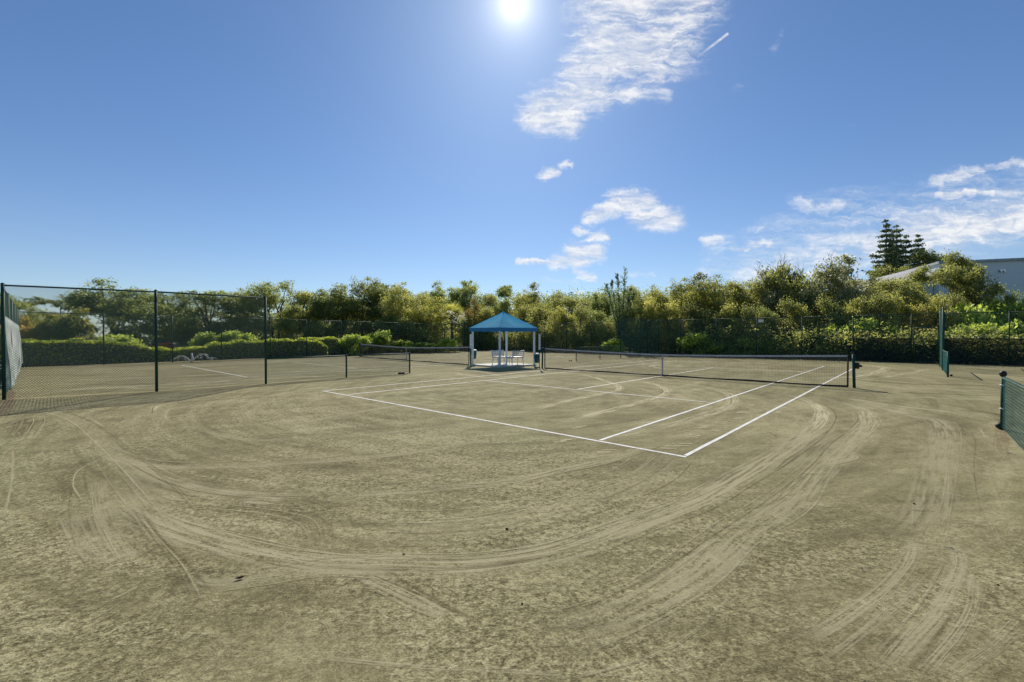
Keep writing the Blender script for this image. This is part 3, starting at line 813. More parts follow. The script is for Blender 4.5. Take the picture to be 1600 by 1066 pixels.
proto('umbrella', [(-2.6, 0, 6.6, 1.1, 1.1, .5), (-1.3, .3, 7.1, 1.0, 1.0, .45), (.2, 0, 6.9, 1.1, 1.1, .5), (1.6, -.2, 7.3, 1.2, 1.2, .5), (2.9, .2, 6.9, 1.0, 1.0, .45), (-1.0, .5, 5.2, 1.0, 1, .4), (1.2, .4, 5.4, 1.1, 1, .45), (.2, 0, 4.0, 1.3, 1.2, .5), (-2.2, 0, 4.3, .9, .9, .4)], 130, 48, .11, 'lf_dark', 50, [(0, 0)], sig=.20, r0=.15)
proto('broad', rblobs(51, 26, 4.3, 2.6, 7.9, 1.15, .6), 560, 58, .095, 'lf_olive', 52, [(0, 0), (.6, 0), (-.8, .2)], sig=.26)
for i in range(2):          # open trees with bare twigs above
    proto('twiggy%d' % i, rblobs(60 + i, 13, 2.4, 2.4, 6.4, 1.0), 240, 44, .11, ['lf_olive', 'lf_grey'][i], 62 + i, [(0, 0), (.4, .2)], sig=.28, bark='bark_pale', bare=16)
proto('sparse', rblobs(66, 11, 1.6, 4.5, 8.0, .62, .7), 90, 34, .10, 'lf_grey', 67, [(0, 0)], sig=.2, r0=.09)
for i, lf in enumerate(['lf_olive', 'lf_yellow', 'lf_dark', 'lf_rust']):   # bushy screens, 4.5 m tall, leaves to the ground
    proto('bush%d' % i, rblobs(70 + i, 18, 1.9, .5, 4.5, .85), 190, 56, .078, lf, 75 + i, [(0, 0), (.5, .2), (-.4, -.2)], sig=.26, r0=.08)
for i in range(2):          # sea grape, 2.4 m, large round leaves
    proto('grape%d' % i, rblobs(80 + i, 12, 1.7, .35, 2.4, .62), 150, 40, .13, 'lf_bright', 82 + i, [(0, 0), (.4, .1), (-.5, .2)], sig=.22, r0=.05, up=1.3)
proto('croton', rblobs(86, 10, 1.3, .4, 2.8, .6), 130, 42, .11, 'lf_red', 87, [(0, 0), (.3, 0)], sig=.22, r0=.05)

def place(name, key, label, cat, px, Y, top, sx, group, rz=None, base_h=8.0):
    """stands a plant at pixel column px, depth Y, its top at row top"""
    cm, tm = PR[key]; s = ZT(top, Y) / PH[key]; q = XY(px, Y)
    t = thing(name, label, cat, (*q, -.01), random.uniform(0, 6.28) if rz is None else rz, group)
    t.scale = (sx, sx, s)
    for nm, me in (('trunk', tm), ('crown', cm)):
        o = bpy.data.objects.new(nm if name.endswith('tree') else {'trunk': 'stem', 'crown': 'foliage'}[nm], me); C.objects.link(o); o.parent = t
    return t
gl_, gc, gr_ = 'trees beyond the left court', 'trees behind the far corner', 'trees behind the far end fence'
TREES = [
 ('dark0', 12, 36, 462, .75, gl_, 'dark tree crown at the very left edge above the pale cloth'),
 ('umbrella', 92, 42, 464, .95, gl_, 'flat-topped open tree with sky between its layers, above the reddish shrubs'),
 ('dark1', 183, 40, 444, 1.15, gl_, 'tall dark rounded tree rising highest above the left fence rail'),
 ('tree0', 262, 46, 459, 1.0, gl_, 'dark green tree behind the parked cars, left of the fence middle post'),
 ('dark0', 322, 45, 457, 1.05, gl_, 'dark green tree between the fence middle post and its end post'),
 ('tree1', 376, 47, 460, .95, gl_, 'olive tree just left of the tall fence end post'),
 ('tree0', 428, 47, 443, .95, gl_, 'green tree with a pointed top just right of the tall fence end post'),
 ('tree1', 482, 48, 458, .9, gl_, 'low olive tree in the dip above the bright hedge end'),
 ('dark1', 522, 50, 450, .95, gc, 'dark tree above the gap between the two hedges'),
 ('tree2', 562, 52, 441, 1.05, gc, 'tall olive tree above the left end of the far left net'),
 ('dark0', 606, 54, 446, 1.05, gc, 'dark olive tree above the end post of the low fence'),
 ('tree3', 645, 50, 450, 1.0, gc, 'yellowish tree with a dense crown left of the cabbage palm'),
 ('dark1', 690, 62, 445, .85, gc, 'dark green narrow tree left of the tallest dark crown near the pavilion'),
 ('dark0', 728, 62, 441, .9, gc, 'tallest dark green crown above the left side of the pavilion roof'),
 ('tree1', 762, 60, 462, .75, gc, 'small olive tree just left of the pavilion roof peak'),
 ('umbrella', 790, 64, 446, .75, gc, 'open branching tree straight above the pavilion roof peak'),
 ('tree3', 815, 60, 458, .7, gc, 'small yellow-green tree above the right slope of the pavilion roof'),
 ('sparse', 832, 63, 443, 1.0, gc, 'thin feathery tree standing clear of the others right of the roof peak'),
 ('tree2', 858, 58, 460, .85, gc, 'olive tree above the right score post'),
 ('tree1', 895, 55, 467, .95, gc, 'low olive tree between the right score post and the slender conifer'),
 ('dark1', 938, 52, 455, .55, gc, 'small dark round-topped tree just left of the slender conifer'),
 ('tree2', 1004, 46, 453, .75, gr_, 'olive tree just right of the slender conifer'),
 ('tree3', 1034, 46, 452, .7, gr_, 'yellow-green tree above the centre strap of the near net'),
 ('tree2', 1062, 44, 443, .8, gr_, 'bushy olive tree a little right of the net centre strap, lower than its grey neighbour'),
 ('sparse', 1092, 47, 428, 1.1, gr_, 'grey-green thin tree poking above the yellow crowns'),
 ('tree3', 1122, 43, 440, .85, gr_, 'yellow-green rounded tree right of the thin grey-green tree'),
 ('tree1', 1152, 42, 442, .75, gr_, 'olive tree under the lowest right clouds, left of the small fence sign'),
 ('twiggy1', 1184, 43, 428, .85, gr_, 'grey-green tree straight above the small white fence sign'),
 ('twiggy0', 1222, 41, 416, .85, gr_, 'half bare tree with pale twigs against the sky, left of the other half bare tree'),
 ('tree2', 1252, 40, 446, .75, gr_, 'low olive tree between the two half bare trees'),
 ('twiggy1', 1290, 39, 418, .85, gr_, 'half bare tree with a leaning dead branch, right of the other half bare tree'),
 ('sparse', 1326, 42, 400, 1.3, gr_, 'tall thin-leaved tree left of the dark araucarias'),
 ('tree2', 1350, 37, 447, .9, gr_, 'olive tree above the right net post'),
 ('tree1', 1392, 36, 438, .75, gr_, 'olive tree below the dark araucarias, left of the broad spreading tree'),
 ('broad', 1425, 60, 398, 1.15, gr_, 'broad spreading tree behind the sloping white roof, under the araucarias'),
 ('broad', 1480, 36, 401, .62, gr_, 'broad olive tree whose right branches overlap the blue-grey building'),
]
for key, px, Y, top, sx, grp, lab in TREES:
    nm = 'tree'
    place(nm, key, lab, 'tree', px, Y, top, sx, grp)
gb = 'bushes behind the far fences'
BUSH = [
 ('bush2', 612, 47, 492, .95, 'dark bush behind the left net strap'), ('bush1', 640, 48, 486, .85, 'yellowish bush behind the left net, right of its centre strap'),
 ('bush2', 668, 50, 492, .9, 'dark bush left of the cabbage palm trunk'), ('bush3', 742, 55, 470, .7, 'orange-brown bush just left of the pavilion canopy'),
 ('bush2', 732, 54, 500, .9, 'dark bush right of the cabbage palm, behind the left pavilion post'), ('bush0', 765, 55, 482, .9, 'olive bush behind the left slope of the pavilion roof'),
 ('bush2', 785, 57, 492, .9, 'dark bush seen under the canopy between the middle pavilion posts'), ('bush0', 815, 55, 478, .9, 'olive bush behind the right slope of the pavilion roof'),
 ('bush0', 848, 50, 480, .9, 'olive bush behind the right score post'), ('bush1', 876, 49, 482, .8, 'yellow-green bush behind the tiny pale fence sign'),
 ('bush0', 905, 47, 482, .85, 'olive bush behind the far low fence end post'), ('bush2', 935, 46, 486, .8, 'dark bush left of the short tall divider fence'),
 ('bush0', 963, 44, 478, .8, 'olive bush below the slender conifer'), ('bush2', 990, 43, 480, .75, 'dark bush just right of the slender conifer foot'),
 ('bush1', 1018, 42, 470, .7, 'yellow-green bush above the far divider fence corner'), ('bush1', 1048, 41, 474, .75, 'yellow-green bush right of the net centre strap'),
 ('bush0', 1078, 40, 476, .75, 'olive bush behind the left bright sea grape'), ('bush2', 1108, 39, 484, .7, 'dark bush right of the left bright sea grape'),
 ('bush1', 1136, 38, 478, .7, 'yellow-green bush midway between net strap and fence sign'), ('bush0', 1164, 37, 480, .7, 'olive bush just left of the small white fence sign'),
 ('bush2', 1192, 37, 482, .7, 'dark bush right behind the small white fence sign'), ('bush0', 1222, 36, 470, .7, 'olive bush right of the small white fence sign'),
 ('bush1', 1250, 35.5, 478, .65, 'yellow-green bush below the low tree between the half bare trees'), ('bush0', 1280, 35, 468, .65, 'olive bush below the right half bare tree'),
 ('bush2', 1308, 34, 478, .65, 'dark bush left of the right net post'), ('bush1', 1338, 33.5, 468, .6, 'yellow-green bush rising behind the right net post'),
 ('bush0', 1368, 32.5, 462, .62, 'olive bush left of the gate, below the white roof'), ('bush3', 1432, 31.5, 482, .5, 'reddish brown bush above the gate'),
 ('bush1', 1400, 32, 464, .6, 'yellow-green bush above the fence just left of the gate'), ('bush1', 1462, 31.5, 468, .55, 'yellow-green bush between the gate and the edge-on divider'),
 ('bush0', 1492, 31.5, 462, .55, 'olive bush right behind the edge-on divider top'),
]
for key, px, Y, top, sx, lab in BUSH:
    place('bush', key, lab, 'bush', px, Y, top, sx, gb, base_h=4.5)
gg = 'sea grape shrubs against the fence'
GRAPE = [
 (1090, 37.2, 522, .75, 'bright sea grape shrub left of the small fence sign, low behind the net'), (1126, 36.2, 535, .6, 'small sea grape shrub right of the left bright one'),
 (1170, 35.2, 530, .6, 'sea grape shrub below the small white fence sign'), (1215, 34.4, 528, .6, 'low sea grape shrub midway between the fence sign and right net post'),
 (1262, 33.6, 520, .65, 'sea grape shrub behind the fence post right of the sign'), (1300, 33, 512, .65, 'bright sea grape shrub left of the right net post'),
 (1345, 32.2, 500, .75, 'tall bright sea grape shrub rising over the right net post'), (1385, 31.4, 510, .75, 'bright sea grape shrub just left of the gate'),
 (1443, 29.8, 522, .5, 'sea grape shrub seen through the gate'), (1502, 28.6, 512, .6, 'bright sea grape shrub just right of the edge-on divider'),
 (1545, 28.2, 508, .7, 'bright sea grape shrub behind the diagonal fence brace'), (1592, 27.6, 506, .7, 'bright sea grape shrub at the right edge behind the fence'),
 (1518, 31, 478, .8, 'leafy shrub in front of the building foot, below the spiky palm'), (1560, 31, 474, .8, 'leafy shrub in front of the building, middle of three'), (1602, 31, 470, .8, 'leafy shrub in front of the building at the right edge'),
 (700, 45, 530, .6, 'pale green low shrub below the cabbage palm'), (664, 44.5, 536, .7, 'low green shrub behind the left net, near its right half'), (628, 43, 533, .7, 'low green shrub behind the left net strap'), (594, 41.5, 518, .7, 'bright green shrub behind the left end of the left net'),
 (960, 41.5, 530, .55, 'pale low shrub behind the first post of the far tall divider'),
]
for i, (px, Y, top, sx, lab) in enumerate(GRAPE):
    place('shrub', 'grape%d' % (i % 2), lab, 'shrub', px, Y, top, sx, gg, base_h=2.4)
gk = 'reddish shrubs behind the left hedge'
for px, Y, top, sx, lab in [(48, 31, 498, .85, 'reddish green shrub behind the hedge, next to the pale cloth'), (84, 31, 492, .8, 'reddish green shrub behind the hedge, middle of three'), (118, 31.5, 486, .9, 'reddish green shrub behind the hedge, tallest of three')]:
    place('shrub', 'croton', lab, 'shrub', px, Y, top, sx, gk, base_h=2.8)
gy = 'yellow-green shrubs rising from the hedge'
for px, Y, top, sx, lab in [(182, 30, 524, .6, 'yellow-green shrub bulging above the hedge right of the first far post'), (330, 34, 521, .65, 'yellow-green shrub above the hedge behind the white branching sprinkler plant'), (372, 35, 519, .7, 'yellow-green shrub above the hedge left of the tall fence end post'), (556, 40, 524, .7, 'green shrub above the second hedge, left of the left net post')]:
    place('shrub', 'grape0', lab, 'shrub', px, Y, top, sx, gy, base_h=2.4)

# far thicket filling behind everything
def mass(name, pts, z0f, z1f, wid, nclus, nleaf, size, leaf, seed, sig=.4, label=None):
    rg = np.random.default_rng(seed); pts = [np.array(p, float) for p in pts]
    seg = [np.linalg.norm(b - a) for a, b in zip(pts[:-1], pts[1:])]; tot = sum(seg)
    s = rg.random(nclus) * tot; cc = np.zeros((nclus, 3))
    for k in range(nclus):
        q = s[k]; i = 0
        while i < len(seg) - 1 and q > seg[i]: q -= seg[i]; i += 1
        f = q / seg[i]; p = pts[i] + (pts[i + 1] - pts[i]) * f; d = (pts[i + 1] - pts[i])[:2]; d = d / np.linalg.norm(d); nn = np.array([-d[1], d[0]])
        p2 = p[:2] + nn * rg.uniform(-wid, wid); cc[k] = (p2[0], p2[1], rg.random() * p[2])
    ci = np.repeat(np.arange(nclus), nleaf); cen = cc[ci] + rg.normal(size=(len(ci), 3)) * sig; cen[:, 2] = np.maximum(cen[:, 2], .02)
    Vv, _ = leaf_mesh(name, cen, .8, size, rg); var = np.clip(.5 * rg.random(nclus)[ci] + .5 * rg.random(len(ci)), 0, 1)
    o = bpy.data.objects.new(name, quads_to_mesh(name, Vv, var, M[leaf])); C.objects.link(o); tag(o, kind='stuff')
    return o
o = mass('far_thicket', [(-34, 66, 5.8), (-18, 68, 7.0), (-6, 70, 7.7), (8, 66, 7.4), (16, 56, 6.9), (28, 48, 6.5), (33, 42, 5.0), (40, 34, 3.6)], 0, 1, 1.6, 3800, 36, .14, 'lf_dark', 5, .5)
tag(o, 'dense dark woodland mass closing the view behind all the separate trees', 'woodland')
o = mass('undergrowth', [(*(LC + LD * -10 + np.array([-1.2, 1.0])), 1.6), (*(LC + (-.6, 1.6)), 2.2), (*(on_back(1000) + (.9, 1.1)), 2.2), (*(on_back(1300) + (.8, 1.0)), 1.9), (*(on_back(1700) + (.8, 1.0)), 1.6)], 0, 1, .7, 900, 40, .09, 'lf_olive', 6, .28)
tag(o, 'tangled dark undergrowth along the foot of the far fences', 'undergrowth')

# ------------------------------------------------------------------ hedges
def hedge(label, prof, depth, seed, leaf='lf_hedge'):
    """prof: (x, y, height) along the hedge's front"""
    t = thing('hedge', label, 'hedge', (prof[0][0], prof[0][1], 0), 0, 'clipped hedges beyond the left court')
    rg = np.random.default_rng(seed); P = [np.array(p, float) for p in prof]; o0 = np.array([prof[0][0], prof[0][1], 0])
    cen = []; dk = []; core = MB()
    for a, b in zip(P[:-1], P[1:]):
        d = (b - a)[:2]; L = np.linalg.norm(d); d = d / L; nn = np.array([-d[1], d[0]])
        n_ = int(L * 1500); f = rg.random(n_); hh = a[2] + (b[2] - a[2]) * f
        hh = hh + .07 * np.sin(f * L * 2.3 + a[0]) + .05 * np.sin(f * L * 5.1)
        wd = rg.random(n_); side = rg.random(n_)
        z = np.where(side < .55, hh - np.abs(rg.normal(0, .07, n_)), hh * rg.random(n_) ** .8)
        w = np.where(side < .55, wd * depth, np.where(side < .85, rg.normal(0, .05, n_), depth + rg.normal(0, .05, n_)))
        p = a[:2] + np.outer(f * L, d) + np.outer(w, nn)
        cen.append(np.column_stack([p, z]) - o0 + rg.normal(0, .03, (n_, 3)))
        k = max(2, int(L / .5))
        for i in range(k):
            f0, f1 = i / k, (i + 1) / k; q0 = a[:2] + d * L * f0 - o0[:2]; q1 = a[:2] + d * L * f1 - o0[:2]
            h0 = (a[2] + (b[2] - a[2]) * (f0 + f1) / 2) - .15; m0, m1 = q0 + nn * .03, q1 + nn * .03; m2, m3 = q1 + nn * (depth - .06), q0 + nn * (depth - .06)
            core.add([(*m0, 0), (*m1, 0), (*m2, 0), (*m3, 0), (*m0, h0), (*m1, h0), (*m2, h0), (*m3, h0)], [(4, 5, 6, 7), (0, 1, 5, 4), (1, 2, 6, 5), (2, 3, 7, 6), (3, 0, 4, 7)])
    cen = np.vstack(cen); Vv, _ = leaf_mesh('h', cen, 1.2, .055, rg)
    o = bpy.data.objects.new('foliage', quads_to_mesh('foliage', Vv, rg.random(len(cen)), M[leaf])); C.objects.link(o); o.parent = t
    core.build('shade_core', M['bark'], t)  # solid block inside the hedge, added close behind the front leaves to shade them
    return t
hp = []
for px, by, top in ((18, 572, 531), (60, 571.5, 532), (160, 569, 533), (200, 567, 536), (250, 565.5, 545), (300, 563.5, 544), (345, 562, 536), (420, 559, 532), (470, 557.5, 530), (500, 557, 532), (516, 556.6, 540)):
    q = G(px, by); q = q + np.array([-.70, .62]) * .5; hp.append((q[0], q[1], max(.6, ZT(top, q[1]))))
hedge('long clipped hedge with a bright yellow-green top along the left court', hp, 1.3, 3)
hp = []
for px, top in ((508, 530), (540, 527), (580, 532), (625, 534)):
    q = np.array([-14.6, 38.1]); k = (px - 800) / F; Yq = None
    s = (k * 38.1 + 14.6) / (LD[0] - k * LD[1]); q = q + LD * s + np.array([-.795, .605]) * 2.2; hp.append((q[0], q[1], ZT(top, q[1])))
hedge('shorter darker hedge set back behind the bright hedge end', hp, 1.2, 4)

# ------------------------------------------------------------------ conifers and palms
def conifer(label, px, Y, top, width, tiers, seed, name='conifer_tree', group=None, steep=.1, bare=.25, lf='lf_pine', first=.3):
    rg = np.random.default_rng(seed); Hh = ZT(top, Y); q = XY(px, Y)
    t = thing(name, label, 'conifer', (*q, 0), 0, group)
    mb = MB(); mb.tube([(0, 0, 0), (.05, 0, Hh * .5), (0, 0, Hh)], [Hh * .016, Hh * .010, .02], 8)
    cen = []
    for i in range(tiers):
        f = first + (1 - first) * (i / (tiers - 1)) ** .95; z = Hh * f
        R_ = width * (1 - f) ** .75 * rg.uniform(.8, 1.1) + .12
        for k in range(6):
            a = k * 1.047 + rg.normal(0, .25) + i; r_ = R_ * rg.uniform(.6, 1.1)
            tip = np.array([math.cos(a) * r_, math.sin(a) * r_, z + r_ * steep]); s = np.array([0, 0, z])
            mb.tube([s, (s + tip) / 2 - (0, 0, .04 * r_), tip], [.035, .025, .012], 5)
            m_ = max(5, int(r_ * 44)); ff = np.clip(bare + (1 - bare) * rg.random(m_) ** .7, 0, 1.0)
            c = s + np.outer(ff, tip - s) + rg.normal(0, 1, (m_, 3)) * (.17, .17, .09) + (0, 0, .07); cen.append(c)
    cen = np.vstack(cen); V1, _ = leaf_mesh('c', cen, .4, .20, rg, .4)
    o = bpy.data.objects.new('crown', quads_to_mesh('crown', V1, rg.random(len(cen)), M[lf])); C.objects.link(o); o.parent = t; mb.build('trunk', M['bark'], t, True)
    
    return t
ga = 'araucarias behind the broad tree'
conifer('tallest dark tiered araucaria, leftmost of the group above the trees', 1383, 62, 347, 3.9, 15, 1, group=ga, first=.42)
conifer('second tallest araucaria, close to the right of the tallest', 1399, 63, 355, 3.2, 14, 2, group=ga, first=.42)
conifer('short araucaria between the second tallest and the rightmost', 1414, 64, 371, 3.0, 11, 3, group=ga, first=.5)
conifer('rightmost araucaria of the group, standing slightly apart', 1433, 64, 370, 3.2, 11, 4, group=ga, first=.55)
# slender casuarina-like conifer
t = thing('conifer_tree', 'slender feathery conifer with two upright tips rising above the far fence', 'conifer', (*XY(971, 43), 0))
rg = np.random.default_rng(11); cen = []; mb = MB()
for (dx, hh, lean) in ((0.35, ZT(418, 43), .25), (-.45, ZT(428, 43), -.25), (-1.5, ZT(445, 43), -1.4), (1.2, ZT(458, 43), .8), (.9, ZT(452, 43), .3), (-1.0, ZT(440, 43), -.8)):
    mb.tube([(0, 0, 0), (dx * .4, 0, hh * .5), (dx, 0, hh)], [.09, .05, .01], 6)
    for k in range(70):
        f = rg.uniform(.25, 1); z = hh * f; x = dx * (f ** 1.6); r_ = 1.05 * (1 - f) ** .9 + .13; a = rg.uniform(0, 6.28); s = np.array([x, 0, z]); e = s + np.array([math.cos(a) * r_, math.sin(a) * r_, r_ * 1.3])
        m_ = 16; ff = rg.random(m_); cen.append(s + np.outer(ff, e - s) + rg.normal(0, .045, (m_, 3)))
cen = np.vstack(cen); V1, _ = leaf_mesh('c', cen, 0, .10, rg, .22)
mb.build('trunk', M['bark'], t); o = bpy.data.objects.new('crown', quads_to_mesh('crown', V1, rg.random(len(cen)), M['lf_cas'])); C.objects.link(o); o.parent = t

M['lf_frond'] = leaf_mat('palm_fronds', [(.07, .085, .02), (.16, .17, .045), (.28, .27, .10), (.36, .30, .14)], .4)
M['lf_frond_dark'] = leaf_mat('dark_palm_fronds', [(.012, .02, .014), (.025, .035, .022), (.04, .05, .03)], .2)
def palm(label, px, Y, top, rad, nf, mat, seed, trunk=True, droop=.5, fan=True):
    rg = np.random.default_rng(seed); q = XY(px, Y); Hh = ZT(top, Y) - rad * .8
    t = thing('palm_tree', label, 'palm', (*q, 0), 0)
    mb = MB(); mb.tube([(0, 0, 0), (.05, 0, Hh * .5), (0, 0, Hh)], [.2, .15, .17], 10); mb.build('trunk', M['bark'], t, True)
    Q = []
    for i in range(nf):
        a = rg.uniform(0, 6.28); el = rg.uniform(-.5, 1.35); L = rad * rg.uniform(.8, 1.1)
        d = np.array([math.cos(a) * math.cos(el), math.sin(a) * math.cos(el), math.sin(el)]); side = np.array([-math.sin(a), math.cos(a), 0]); upv = np.cross(d, side)
        base = np.array([0, 0, Hh])
        P = [base + d * L * f + np.array([0, 0, -droop * L * f * f * .5]) for f in np.linspace(0, 1, 7)]
        if fan:
            c = P[3]
            for k in np.linspace(-1.25, 1.25, 15):
                e = c + (d * math.cos(k) + side * math.sin(k)) * L * .55 + np.array([0, 0, -.18 * L * abs(k)]); w = side * math.cos(k) * .03 - d * math.sin(k) * .03
                Q += [c - w * .3, (c + e) / 2 + w, e, (c + e) / 2 - w]
            Q += [P[0] - side * .015, P[0] + side * .015, P[3] + side * .015, P[3] - side * .015]
        else:
            for j in range(1, 7):
                for s in (-1, 1):
                    for g_ in (0, .5):
                        c = P[j - 1] + (P[j] - P[j - 1]) * g_; e = c + side * s * L * .30 * (1 - abs(j / 6 - .45)) + d * L * .12 - np.array([0, 0, .05]); w = d * .03
                        Q += [c - w, (c + e) / 2 + w, e, (c + e) / 2 - w * 1.2]
            for j in range(6): Q += [P[j] - side * .02, P[j] + side * .02, P[j + 1] + side * .015, P[j + 1] - side * .015]
    Q = np.array(Q); o = bpy.data.objects.new('crown', quads_to_mesh('crown', Q, np.repeat(rg.random(len(Q) // 4 // 4 + 1), 4)[:len(Q) // 4], M[mat])); C.objects.link(o); o.parent = t
palm('cabbage palm with a round pale yellow-green head left of the pavilion', 706, 50, 471, 1.9, 46, 'lf_frond', 3, fan=True)
palm('dark spiky palm in front of the blue-grey building wall', 1526, 36, 434, 1.25, 26, 'lf_frond_dark', 5, fan=False, droop=.25)
# dark shrubs against the building
for px, top, lab in ((1578, 458, 'thin dark shrub against the building wall, left of the one at the edge'), (1600, 470, 'dark shrub against the building wall at the right edge')):
    cm, tm = PR['bush2']; t = place('bush', 'bush2', lab, 'bush', px, 34, top, .45, 'dark shrubs against the building', base_h=4.5)

# ------------------------------------------------------------------ white branching plant on the court edge
gpnt = G(300, 566.0)
t = thing('dead_palm_frond', 'bleached white branching dead frond lying at the hedge foot on the left court', 'dead frond', (*gpnt, 0)); t.scale = (1.12, 1.12, 1.05)
mb = MB(); rg = np.random.default_rng(2)
mb.tube([(.0, 0, 0), (.02, 0, .25), (-.03, 0, .55)], [.06, .05, .045], 8); mb.build('stalk', M['bleached'], t, True)
for s, ln in ((-1, 1.15), (1, 1.05)):
    mb = MB(); P = [(s * ln * f, -.05 + .1 * f, .02 + .48 * math.sin(min(1, f * 1.15) * 2.6) * (1 if s > 0 else .75)) for f in np.linspace(0, 1, 9)]
    mb.tube(P, list(np.linspace(.042, .014, 9)), 6)
    for k in range(26):
        q = np.array(P[rg.integers(2, 9)]); e = q + (s * rg.uniform(-.05, .25), rg.normal() * .12, -rg.uniform(.06, .30)); e[2] = max(e[2], .01)
        mb.tube([q, (q + e) / 2 + (s * .05, 0, .04), e], [.012, .010, .005], 4)
    mb.build('frond', M['bleached'], t, True)

# ------------------------------------------------------------------ cars
def car_paint(name, col):
    m, nt, n = new_mat(name); b = n.node('ShaderNodeBsdfPrincipled'); b.inputs['Base Color'].default_value = (*col, 1); b.inputs['Metallic'].default_value = .2
    b.inputs['Roughness'].default_value = .3; b.inputs['Coat Weight'].default_value = .6
    f = n.noise(n.obj(), 30, 3); n.link(n.bump(f, .04, .002), b.inputs['Normal']); n.out(b.outputs[0]); return m
m, nt, n = new_mat('car_glass'); n.out(n.bsdf(n.ramp(n.noise(n.obj(), 2, 2), [(.3, (.02, .03, .04)), (.7, (.05, .065, .08))]), .08, 0, None, .8)); M['glass'] = m
m, nt, n = new_mat('lamp_lens'); n.out(n.bsdf(n.ramp(n.noise(n.obj(), 12, 2), [(.3, (.6, .6, .62)), (.7, (.8, .8, .8))]), .15)); M['lens'] = m
def make_car(label, px, Y, col, rz, roof=1.46):
    q = XY(px, Y); t = thing('parked_car', label, 'car', (*q, 0), rz, 'cars parked beyond the left hedge')
    paint = car_paint('car_paint', col)
    prof = [(-2.15, .30), (-2.2, .55), (-2.12, .92), (-1.85, 1.0), (-1.75, 1.02), (.95, 1.02), (1.3, .95), (2.0, .80), (2.18, .62), (2.15, .30)]
    sec = []
    for w, k in ((-.86, .96), (-.80, 1.0), (.80, 1.0), (.86, .96)):
        inset = 0 if abs(w) < .83 else .06
        sec.append([(x * (1 - inset * .3), w, .3 + (z - .3) * (1 - inset)) for x, z in prof])
    vs = [v for s in sec for v in s]; n_ = len(prof); fs = []
    for j in range(3):
        for i in range(n_): fs.append((j * n_ + i, j * n_ + (i + 1) % n_, (j + 1) * n_ + (i + 1) % n_, (j + 1) * n_ + i))
    fs.append(tuple(reversed(range(n_)))); fs.append(tuple(3 * n_ + i for i in range(n_)))
    mb = MB(); mb.add(vs, fs); body = mb.build('body', paint, t)
    def cabin(x0, x1, x2, x3, w0, w1, z0, z1):
        return [(x0, -w0, z0), (x3, -w0, z0), (x3, w0, z0), (x0, w0, z0), (x1, -w1, z1), (x2, -w1, z1), (x2, w1, z1), (x1, w1, z1)]
    bx = [(3, 2, 1, 0), (4, 5, 6, 7), (0, 1, 5, 4), (1, 2, 6, 5), (2, 3, 7, 6), (3, 0, 4, 7)]
    mb = MB(); mb.add(cabin(-1.85, -1.4, .15, 1.0, .76, .60, 1.0, roof - .05), bx); mb.build('windows', M['glass'], t)
    mb = MB(); mb.add(cabin(-1.46, -1.38, .12, .22, .635, .60, roof - .06, roof), bx)
    for s in (-1, 1):
        for a, b in (((-1.86, 1.0), (-1.42, roof - .04)), ((-.45, 1.0), (-.45, roof - .04)), ((1.0, 1.0), (.17, roof - .04))): mb.tube([(a[0], s * .765, a[1]), (b[0], s * .61, b[1])], .035, 6)
    mb.build('roof', paint, t)
    for x in (-1.35, 1.35):
        for s in (-1, 1):
            w = thing_wheel = MB(); w.tube([(x, s * .70, .32), (x, s * .88, .32)], .32, 18); wo = w.build('wheel', M['tyre'], t)
            r_ = MB(); r_.tube([(x, s * .87, .32), (x, s * .895, .32)], .19, 12); r_.build('rim', M['rim'], wo)
    for s in (-1, 1):
        mb = MB(); mb.box((2.10, s * .6, .68), (.14, .34, .13)); mb.build('headlight', M['lens'], t)
        mb = MB(); mb.box((-2.15, s * .62, .80), (.10, .28, .14)); mb.build('tail_light', M['red_rod'], t)
        mb = MB(); mb.box((.72, s * .92, 1.02), (.12, .18, .12)); mb.build('mirror', paint, t)
make_car('silver-blue parked car, leftmost beyond the hedge', 208, 47, (.50, .56, .66), R(38), 1.55)
make_car('orange-red parked car beyond the hedge beside the fence middle post', 254, 45.5, (.85, .20, .07), R(128), 1.5)
make_car('pale blue parked car just right of the orange-red car', 279, 46.5, (.45, .58, .70), R(-52), 1.6)
make_car('white parked car with dark windows, rightmost beyond the hedge', 305, 47.5, (.72, .72, .74), R(128), 1.6)

# ------------------------------------------------------------------ building on the right
m, nt, n = new_mat('blue_grey_stucco')
w = n.noise(n.obj(), .5, 5); f = n.noise(n.obj(), 30, 4)
n.out(n.bsdf(n.ramp(w, [(.3, (.66, .74, .72)), (.7, (.74, .80, .78))]), .9, 0, n.bump(f, .4, .02), .2)); M['stucco'] = m
m, nt, n = new_mat('white_roof_tiles')
br = n.node('ShaderNodeTexBrick'); n.link(n.obj(), br.inputs[0]); br.inputs['Scale'].default_value = 3; br.inputs['Color1'].default_value = (.72, .70, .66, 1); br.inputs['Color2'].default_value = (.60, .57, .53, 1); br.inputs['Mortar'].default_value = (.35, .33, .3, 1)
n.out(n.bsdf(br.outputs[0], .7, 0, n.bump(br.outputs[1], .4, .03))); M['roof'] = m
Yb = 42.0; q0 = XY(1466, Yb + 1.5); q1 = XY(1760, Yb - 2.8); zt0 = ZT(411, q0[1]); d = (q1 - q0) / np.linalg.norm(q1 - q0); nn = np.array([-d[1], d[0]]); ang = math.atan2(d[1], d[0]); L = np.linalg.norm(q1 - q0)
t = thing('building', 'large plain blue-grey building rising behind the trees at the right', 'building', (*q0, 0), ang)
hb = zt0
mb = MB(); mb.box((L / 2, 7, hb / 2 - .1), (L, 14, hb)); mb.build('wall', M['stucco'], t)
mb = MB(); mb.box((L / 2, 6.9, hb - .0), (L + .3, 14.3, .22)); mb.build('parapet', simple('parapet_cap', (.42, .45, .45), .8), t)
mb = MB()   # sloping white roof running down to the left
